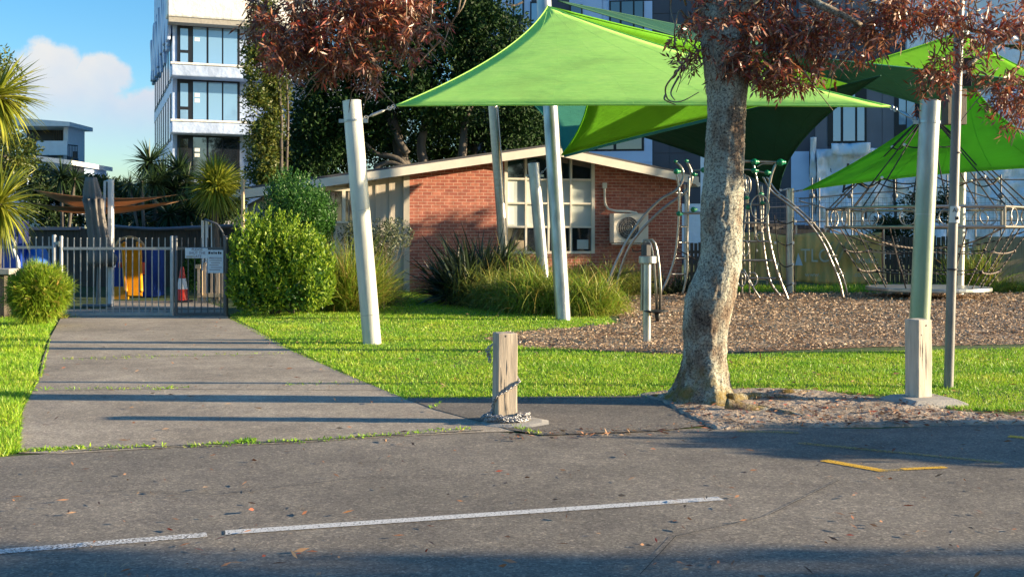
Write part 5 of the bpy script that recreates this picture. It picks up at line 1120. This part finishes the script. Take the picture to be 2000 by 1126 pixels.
# bushes
def bush(name, label, blobs, m, n, size, cat='bush', m2=None, stems=True, up=.6, carve=.8, nsc=3.0, wf=.42):
    Y = blobs[0][4]; base = P(blobs[0][0], 460, Y); base.z = 0; t = thing(name, label, cat, tuple(base))
    leafcloud('foliage', m, [px_blob(*b_) for b_ in blobs], n, size, t, wf=wf, updir=up, carve=carve, nscale=nsc, shell=.72)
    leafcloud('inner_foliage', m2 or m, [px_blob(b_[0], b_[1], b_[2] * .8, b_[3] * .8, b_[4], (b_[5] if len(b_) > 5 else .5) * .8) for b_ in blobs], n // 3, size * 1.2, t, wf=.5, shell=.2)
    if stems:
        for k in range(7):
            b_ = random.choice(blobs); c_ = P(b_[0] + random.uniform(-.5, .5) * b_[2], b_[1], b_[4]); limb(t, [Vector((base.x + random.uniform(-.3, .3), Y, 0)), Vector(((base.x + c_.x) / 2, Y, c_.z * .5)), c_], .02, .008, 'bark2', 'stem', 5)
    return t
def sprigs(t, blobs, n, m, size, ln=.22, k=12):
    """leafy shoots pointing up out of the crown"""
    VQ = []; vol = np.array([b_[2] * b_[3] for b_ in blobs], float); vol /= vol.sum()
    for b_, q in zip(blobs, rng.multinomial(n, vol)):
        bb = px_blob(*b_); p, d = ell_pts(q, bb[0], bb[1], .95); p = p[p[:, 2] > .12]
        ax = nrm(np.array([[0, -.1, 1.]]) + rng.normal(size=p.shape) * .25)
        for s__ in range(k):
            tt = s__ / k; an = s__ * 2.4; rad = nrm(np.cross(ax, rng.normal(size=ax.shape)))
            VQ.append(leaf_arr(p + ax * ln * tt, rad * (1.1 - .7 * tt) + ax * (.5 + .6 * tt), size * (1.1 - .35 * tt), size * .38))
    V, Q = cat_arr(*VQ); return np_obj('shoots', V, Q, m, t)
bb1 = [(545, 535, 78, 68, 21.4, .7), (482, 548, 38, 58, 21, .5), (618, 545, 36, 58, 21.2, .6), (545, 480, 52, 36, 21.6, .5), (478, 480, 28, 36, 21.2, .45), (610, 500, 30, 32, 21.3, .4), (505, 455, 20, 25, 21.4, .35), (510, 575, 60, 35, 21, .6), (590, 575, 60, 35, 21, .6)]
hb_ = bush('hedge_bush', 'big sunlit yellow green bush right of the gate', bb1, M['bushleaf'], 9000, .085, m2=M['bushdark'], carve=1.6, nsc=2.2); sprigs(hb_, bb1, 620, M['bushleaf'], .095, .36, 14)  # darker inner leaves put the shade of the gaps into the colour
bb2 = [(578, 405, 60, 50, 22.6, .7), (610, 430, 45, 50, 23.0, .6), (560, 375, 30, 28, 23, .5), (570, 460, 80, 60, 23, .8)]
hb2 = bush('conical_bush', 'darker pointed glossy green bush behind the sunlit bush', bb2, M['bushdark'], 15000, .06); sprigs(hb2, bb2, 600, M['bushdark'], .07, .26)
bb3 = [(720, 470, 60, 48, 23.2, .6), (770, 460, 38, 35, 23.2, .5), (690, 450, 30, 30, 23.2, .4), (730, 520, 40, 45, 23.2, .5)]
bush('grey_shrub', 'loose grey green shrub with bare twigs behind the leaning whitish mast', bb3, M['greyleaf'], 5200, .06, carve=1.3)
gs = thing('bare_twigs', 'pale bare twigs poking out right of the grey green shrub', 'shrub', tuple(G(760, 600)))
for k in range(26): a = P(745 + random.uniform(-20, 20), 540 + random.uniform(-25, 20), 23.1); e2 = P(770 + random.uniform(-30, 35), 455 + random.uniform(-15, 60), 23 + random.uniform(-.3, .3)); limb(gs, [a, a.lerp(e2, .5) + Vector((random.uniform(-.08, .08), 0, .04)), e2], .007, .003, 'twig', 'twig', 4)
limb(gs, [Vector((P(750, 0, 23.1).x, 23.1, 0)), P(748, 560, 23.1)], .02, .01, 'twig', 'twig', 5)
# tussocks, flax, round bush
def tussock(name, label, clumps, m, ln, wd, cat='grass clump', droop=(.9, 2.2), n=420, spread=.9, group=None, seg=5, rise=.5, br=.16, mz=0):
    px, py = clumps[0][:2]; base = G(px, py); t = thing(name, label, cat, tuple(base), 0, group); VQ = []
    for (px, py, s__) in clumps:
        c_ = np.array(G(px, py)); k = int(n * s__); d = rng.normal(size=(k, 3)) * spread; d[:, 2] = np.abs(d[:, 2]) * .6 + rise; pos = c_ + rng.normal(size=(k, 3)) * br * s__; pos[:, 2] = np.abs(rng.normal(size=k)) * mz * s__
        VQ.append(blade_arr(pos, d, ln * s__ * rng.uniform(.55, 1.15, k), wd, rng.uniform(*droop, k), seg))
    V, Q = cat_arr(*VQ); np_obj('blades', V, Q, m, t); return t
tussock('flax_bush', 'dark spiky flax bush against the brick wall left of the gridded window', [(925, 592, 1.0), (890, 590, .9), (960, 590, 1.0), (905, 596, .75), (940, 588, 1.1)], M['flax'], 1.6, .065, 'flax', (.1, 1.3), 260, .75, rise=.7, seg=6)
GT = 'tussock clumps along the bed'
for (lb, cl_, mm_, ln_) in (('tussock clump in front of the flax bush, dry at its foot', [(935, 598, .9), (965, 603, .85)], 'tuft', .62),
        ('tall round tussock behind the front clumps below the window', [(985, 590, 1.15), (1010, 588, 1.1), (1040, 588, 1.0)], 'tuft', .75),
        ('bright tussock clump left of the tall steel mast', [(1020, 609, 1.0), (1050, 612, 1.05), (1000, 605, .8)], 'tuftg', .66),
        ('tussock clump directly behind the tall steel mast', [(1085, 606, .9), (1110, 604, .9)], 'tuft', .62),
        ('yellowish tussock right of the tall steel mast at the bark edge', [(1150, 616, .95), (1175, 612, .85), (1130, 614, .8)], 'tuftg', .58),
        ('tussock below the right part of the gridded window', [(1150, 580, 1.0), (1120, 580, 1.0)], 'tuft', .62),
        ('tussock below the air conditioner', [(1200, 578, 1.0), (1235, 576, .9)], 'tuft', .55)):
    tussock('tussock', lb, cl_, M[mm_], ln_ * 1.22, .015, group=GT, n=1500, droop=(1.0, 3.0), rise=1.3, br=.24, spread=.7, mz=.22)
tussock('flax_bush', 'dark low flax against the brick wall behind the spinner post', [(1268, 576, .9), (1300, 575, .8), (1330, 574, .8)], M['flax'], .85, .03, 'flax', (.3, 1.3), 150, .6, rise=.7)
tussock('flax_bush', 'dark flax at the foot of the wall right of the trunk', [(1376, 574, .8)], M['flax'], .7, .03, 'flax', (.3, 1.3), 120, .6, rise=.7)
tussock('tall_tussock', 'tall yellow green tussock between the sunlit bush and the leaning mast', [(680, 608, 1.15), (655, 606, 1.0), (705, 606, .9)], M['tuftg'], 1.35, .014, 'grass clump', (.5, 1.5), 1100, .42, rise=.9)
tussock('tall_tussock', 'dark grass clump behind the leaning whitish mast', [(745, 598, 1.0), (765, 592, .7)], M['tuft'], .95, .012, 'grass clump', (.6, 1.6), 300, .45, rise=.8)
tussock('tall_grass', 'rough grass under the tan wall at the far right', [(1930, 572, 1), (1960, 571, 1), (1990, 572, 1), (2030, 572, 1)], M['tuftg'], .7, .014, 'grass clump', (.6, 1.5), 260, .6)
tussock('tall_grass', 'green weeds growing between the leaning boards behind the carousel', [(1868, 568, .8), (1900, 568, 1.1), (1912, 566, 1.0)], M['tuftg'], 1.3, .02, 'grass clump', (.3, 1.0), 200, .35, rise=1.0)
rb = thing('round_bush', 'round yellow green clipped grassy bush left of the gate', 'bush', tuple(G(75, 622)))
rc = np.array(P(75, 572, 18.6)); k = 9000; p, d = ell_pts(k, rc, (.48, .48, .46), .72); p = rc + (p - rc) * (1 + .28 * np.array([noise.noise(Vector(q * 2.2)) for q in d])[:, None]); p, d = p[p[:, 2] > .0], d[p[:, 2] > .0]
V, Q = blade_arr(p, d + rng.normal(size=d.shape) * .5 + np.array([[0, 0, .5]]), rng.uniform(.08, .17, len(p)), .010, .6, 3); np_obj('foliage', V, Q, M['ball'], rb); leafcloud('inner_foliage', M['tuftg'], [(tuple(rc), (.44, .44, .43))], 5000, .12, rb, shell=.1)
tussock('tall_grass', 'dry uncut grass at the foot of the round bush', [(100, 622, .8), (118, 621, .6), (60, 624, .8), (30, 620, .8)], M['tuftg'], .38, .01, 'grass clump', (.6, 1.5), 200, .6)
tree('small_tree', 'small leafy tree behind the rope carousel in front of the wrapped storey', [(1770, 425, 48, 35, 37, .6), (1800, 400, 40, 40, 37, .6), (1850, 400, 30, 45, 37, .6), (1745, 470, 60, 40, 36.3, .5), (1730, 440, 30, 30, 36.5, .4)], [([(1752, 560, 0), (1750, 440, 0), (1745, 350, 0)], .07, .03)], M['midleaf'], 8000, .12, carve=1.2, nsc=1.5)
gh = thing('green_shrub', 'small green shrub behind the traffic cone', 'shrub', tuple(P(375, 460, 27.6).xy) + (0,)); leafcloud('foliage', M['bushdark'], [px_blob(378, 530, 20, 40, 27.6, .3)], 2500, .07, gh)
# shade casters to the right of the picture: unseen trees and a bush added for their shadows
def shade_tree(lb, x, y, h, rx, ry, rz_, n=9000, m='midleaf', size=.22, low=False):
    t = thing('shade_caster', lb, 'tree', (x, y, 0)); limb(t, [Vector((x, y, 0)), Vector((x + .1, y, h * .4)), Vector((x, y, h * .7))], .2, .1, 'bark2', 'trunk')
    leafcloud('crown', M[m], [((x, y, h - rz_), (rx, ry, rz_))], n, size, t, wf=.6, shell=.3); return t
shade_tree('added unseen shade tree, tall and dense, beyond the right edge near the site fence', 22, 34.2, 10.5, 3.2, 3.5, 5.2, 16000, size=.35)
shade_tree('added tall slim shade tree, unseen beyond the right edge above the playground', 20.5, 32.1, 10.0, 1.8, 1.7, 4.6, 16000, size=.3)
shade_tree('added narrow shade tree, unseen beyond the right edge beside the playground', 18, 29.2, 6.4, 1.2, .9, 3.0, 6000, size=.3)
shade_tree('added low rounded shade bush, unseen beyond the right edge by the road', 9.3, 7.85, 1.75, 1.6, .98, .95, 13000, size=.14)
shade_tree('added large shade tree, unseen beyond the right edge on the road side', 24, 1.6, 9.0, 4, 2.62, 4.8, 17000, size=.35)
shade_tree('second added large shade tree, unseen beyond the right edge behind the camera', 26, -4.5, 9.0, 4, 4, 4.8, 11000, size=.4)

# ------------------------------------------------------------------ the red leaved tree
TY_ = 10.12; tk = lambda px, py, dy=0: P(px, py, TY_ + dy)
t0_ = G(1372, 786)
ash = thing('claret_ash', 'red leaved street tree with lichen covered trunk standing at the kerb', 'tree', tuple(t0_))
profile = [(800, 1374, 78), (790, 1373, 74), (778, 1371, 66), (765, 1370, 58), (748, 1372, 51), (725, 1374, 46), (700, 1376, 43), (670, 1377, 42), (640, 1378, 44.5), (610, 1382, 47), (580, 1388, 48.5), (555, 1394, 46), (525, 1404, 42), (495, 1409, 40.5), (460, 1409, 40), (420, 1409, 41), (380, 1411, 40), (330, 1414, 38.5), (280, 1416, 37.5), (230, 1419, 37), (180, 1420, 39), (140, 1419, 43), (100, 1417, 46), (50, 1410, 44)]
SEG = 96; vs = []; rows_ = []
for (a, b_) in zip(profile, profile[1:]):
    for k in range(9): f_ = k / 9; rows_.append([a[i] + (b_[i] - a[i]) * f_ for i in range(3)])
rows_.append(list(profile[-1]))
for (y, x, hw_) in rows_:
    c_ = tk(x, y); s__ = TY_ / F; flare = max(0, (y - 690) / 110)
    for j in range(SEG):
        th = 2 * math.pi * j / SEG; q = Vector((math.cos(th), math.sin(th), 0)); z = c_.z
        n1_ = noise.fractal(Vector((q.x * 1.6, q.y * 1.6, z * 2.2)), .8, 2, 3); n2_ = noise.fractal(Vector((q.x * 5, q.y * 5, z * 9)), .7, 2, 4); n3_ = noise.noise(Vector((q.x * 14, q.y * 14, z * 22)))
        rr_ = hw_ * s__ * (1 + .015 * n1_) + .007 * n2_ + .005 * n3_ - .008 * max(0, noise.noise(Vector((q.x * 3 + 7, q.y * 3, z * 3.2))) - .18) * 3
        rr_ += flare * .05 * (math.sin(th * 5 + 1 + z) * .6 + math.sin(th * 3) * .4) * 1.2 + flare * .02 * n2_
        vs.append(c_ + q * max(rr_, .02))
nr_ = len(rows_)
MB().add(vs, [(i * SEG + j, i * SEG + (j + 1) % SEG, (i + 1) * SEG + (j + 1) % SEG, (i + 1) * SEG + j) for i in range(nr_ - 1) for j in range(SEG)]).build('trunk', M['bark'], ash, smooth='all')
def broot(pts, r0, r1): limb(ash, [Vector(p) for p in pts], r0, r1, 'bark', 'root', 10)
broot([G(1330, 772, .05), G(1290, 776, .02), G(1255, 774, -.02)], .05, .02); broot([G(1420, 790, .06), G(1470, 800, .02), G(1530, 806, -.01), G(1570, 800, -.03)], .06, .025)
broot([G(1425, 778, .05), G(1500, 775, .03), G(1580, 783, .01), G(1650, 795, -.03)], .05, .02)
broot([G(1480, 795, .01), G(1560, 812, .02), G(1600, 822, -.02)], .03, .015); broot([G(1500, 772, -.01), G(1545, 765, .03), G(1600, 770, -.02)], .04, .02)
# limbs
T0 = tk(1412, 60)
Ls = [[T0, tk(1330, -120, .2), tk(1120, -260, .3), tk(880, -260, .2), tk(700, -160, -.2)], [tk(880, -260, .2), tk(760, -120, 0), tk(640, -30, -.2), tk(560, 20, -.3)], [tk(760, -150, 0), tk(730, -20, 0), tk(790, 60, .1), tk(830, 60, .1)],
      [T0, tk(1480, -60, .3), tk(1620, -140, .6), tk(1800, -120, .8), tk(1980, -40, .6)], [T0, tk(1500, -20, -.3), tk(1600, 10, -.5), tk(1680, 50, -.5)], [tk(1800, -120, .8), tk(1850, 0, .4), tk(1900, 60, .2), tk(1985, 50, .1)],
      [tk(1980, -60, .4), tk(2010, 20, .1), tk(1985, 60, 0), tk(1930, 95, 0), tk(1890, 130, -.1)], [tk(1985, 60, 0), tk(2020, 95, 0), tk(2050, 140, 0)], [T0, tk(1440, -150, 0), tk(1420, -350, .3), tk(1440, -600, 0)], [tk(1440, -150, 0), tk(1300, -300, 1), tk(1100, -500, 1.6)], [tk(1420, -300, 0), tk(1600, -450, -1), tk(1800, -600, -1.4)]]
Lr = [.13, .06, .035, .12, .06, .035, .045, .03, .17, .1, .1]
for p_, r_ in zip(Ls, Lr): limb(ash, p_, r_, r_ * .35, 'bark', 'limb', 10)
tw = [[(1350, 60), (1330, 20), (1318, 60), (1322, 100), (1345, 120)], [(1340, 10), (1325, -30), (1310, 10), (1325, 60), (1360, 95)], [(1345, 110), (1322, 140), (1300, 170), (1305, 195), (1330, 198), (1365, 180)], [(1325, 150), (1310, 180), (1318, 196)], [(1300, 185), (1298, 195), (1320, 205)],
      [(900, -20), (895, 20), (880, 50), (865, 90)], [(915, -30), (905, 10), (885, 40)], [(860, 80), (840, 100), (815, 128)], [(690, -20), (660, 10), (640, 25), (610, 50)], [(640, 25), (625, 60), (630, 85)], [(800, -20), (812, 30), (816, 90)], [(850, 100), (830, 80), (800, 100), (770, 130)],
      [(1440, -10), (1460, 25), (1500, 30), (1510, 0)], [(1520, -20), (1530, 30), (1545, 60), (1565, 80)], [(1690, -10), (1700, 20), (1680, 50)], [(1810, 66), (1830, 75), (1850, 85)], [(1890, 132), (1900, 160), (1915, 140), (1930, 150), (1900, 130)], [(1945, 95), (1950, 115), (1960, 118)], [(1990, 60), (1995, 100), (1985, 140), (1960, 160)], [(1840, 30), (1845, 60), (1850, 90)], [(1020, 5), (1000, 12), (985, 5)]]
for q in tw: limb(ash, [tk(x, y, random.uniform(-.3, .2)) for x, y in q], .011, .004, 'twig', 'twig', 5)
# foliage: drooping pinnate sprays
sb_ = [(1440, 60, 75, 95, 260), (1390, 30, 55, 60, 120), (1520, 70, 90, 85, 260), (1600, 60, 80, 70, 200), (1690, 50, 70, 50, 130), (1500, 140, 70, 40, 120), (1560, 150, 45, 35, 60), (1420, 120, 60, 35, 70), (1350, 110, 40, 22, 30), (1340, 60, 30, 50, 30), (1740, 25, 60, 40, 90), (1800, 30, 55, 45, 80), (1840, 45, 25, 45, 40), (1650, 110, 45, 30, 30), (1700, 95, 30, 25, 16),
       (1820, 150, 28, 50, 50), (1845, 110, 30, 30, 22), (1905, 20, 28, 25, 26), (1930, 60, 45, 30, 36), (1880, 80, 30, 30, 30), (1900, 110, 30, 18, 22), (1985, 190, 45, 45, 90), (1945, 180, 25, 30, 26), (1990, 30, 30, 40, 40), (1960, 150, 30, 20, 14), (2060, 100, 60, 90, 80), (1985, 230, 26, 18, 18),
       (600, 40, 90, 55, 300), (560, 95, 60, 45, 170), (650, 90, 70, 50, 220), (700, 40, 80, 50, 200), (770, 50, 60, 55, 130), (720, 120, 45, 40, 70), (800, 100, 25, 22, 18), (830, 60, 28, 30, 26), (520, 50, 35, 45, 60), (620, 130, 60, 25, 40), (720, 150, 28, 14, 14), (500, 5, 30, 18, 26), (790, 0, 60, 30, 90), (680, -30, 160, 50, 300), (840, 20, 25, 25, 16),
       (1500, -60, 220, 60, 500), (1800, -60, 150, 50, 200), (1300, -500, 500, 250, 700), (1700, -560, 350, 200, 400), (1000, -480, 300, 180, 260)]
tb2 = MB()
for (cx, cy_, rx, ry, cnt) in sb_:
    if cy_ < -80: continue
    for _ in range(3 + cnt // 40):
        a = tk(cx + random.uniform(-.5, .5) * rx, cy_ - ry * random.uniform(.2, 1.0), random.uniform(-.4, .4)); e2 = a + Vector((random.uniform(-.3, .3), random.uniform(-.2, .2), -random.uniform(.12, .4))); md = a.lerp(e2, .5) + Vector((random.uniform(-.06, .06), random.uniform(-.06, .06), .02))
        tb2.tube([a, md, e2], [.007, .005, .003], 5); f2 = md + Vector((random.uniform(-.16, .16), random.uniform(-.1, .1), -random.uniform(.05, .16))); tb2.tube([md, md.lerp(f2, .5) + Vector((0, 0, .015)), f2], [.005, .004, .002], 4)
tag(tb2.build('twigs', M['twig'], ash, smooth='all'), kind='stuff')
VQ = []
for (cx, cy_, rx, ry, cnt) in sb_:
    dpt = .55 if cy_ > -200 else 1.8
    b_ = px_blob(cx, cy_, rx * .92, ry * .92, TY_ - .1, dpt); p, d = ell_pts(int(cnt * .85), b_[0], b_[1], .2); kk_ = np.array([noise.noise(Vector(q * 3.2)) for q in p]) > -.22; p, d = p[kk_], d[kk_]
    ax = nrm(rng.normal(size=p.shape) * .75 + np.array([[0, -.05, -.55]])); side0 = nrm(np.cross(ax, rng.normal(size=p.shape)))
    for s__ in range(4):
        for sg_ in (-1, 1): VQ.append(leaf_arr(p + ax * (.03 + .032 * s__), ax * .75 + side0 * sg_ * .85 + rng.normal(size=p.shape) * .22 + np.array([[0, 0, -.2]]), rng.uniform(.055, .095, len(p)), rng.uniform(.014, .023, len(p))))
    VQ.append(leaf_arr(p + ax * .15, ax + rng.normal(size=p.shape) * .1, .085, .02))
V, Q = cat_arr(*VQ); np_obj('crown', V, Q, M['redleaf'], ash)
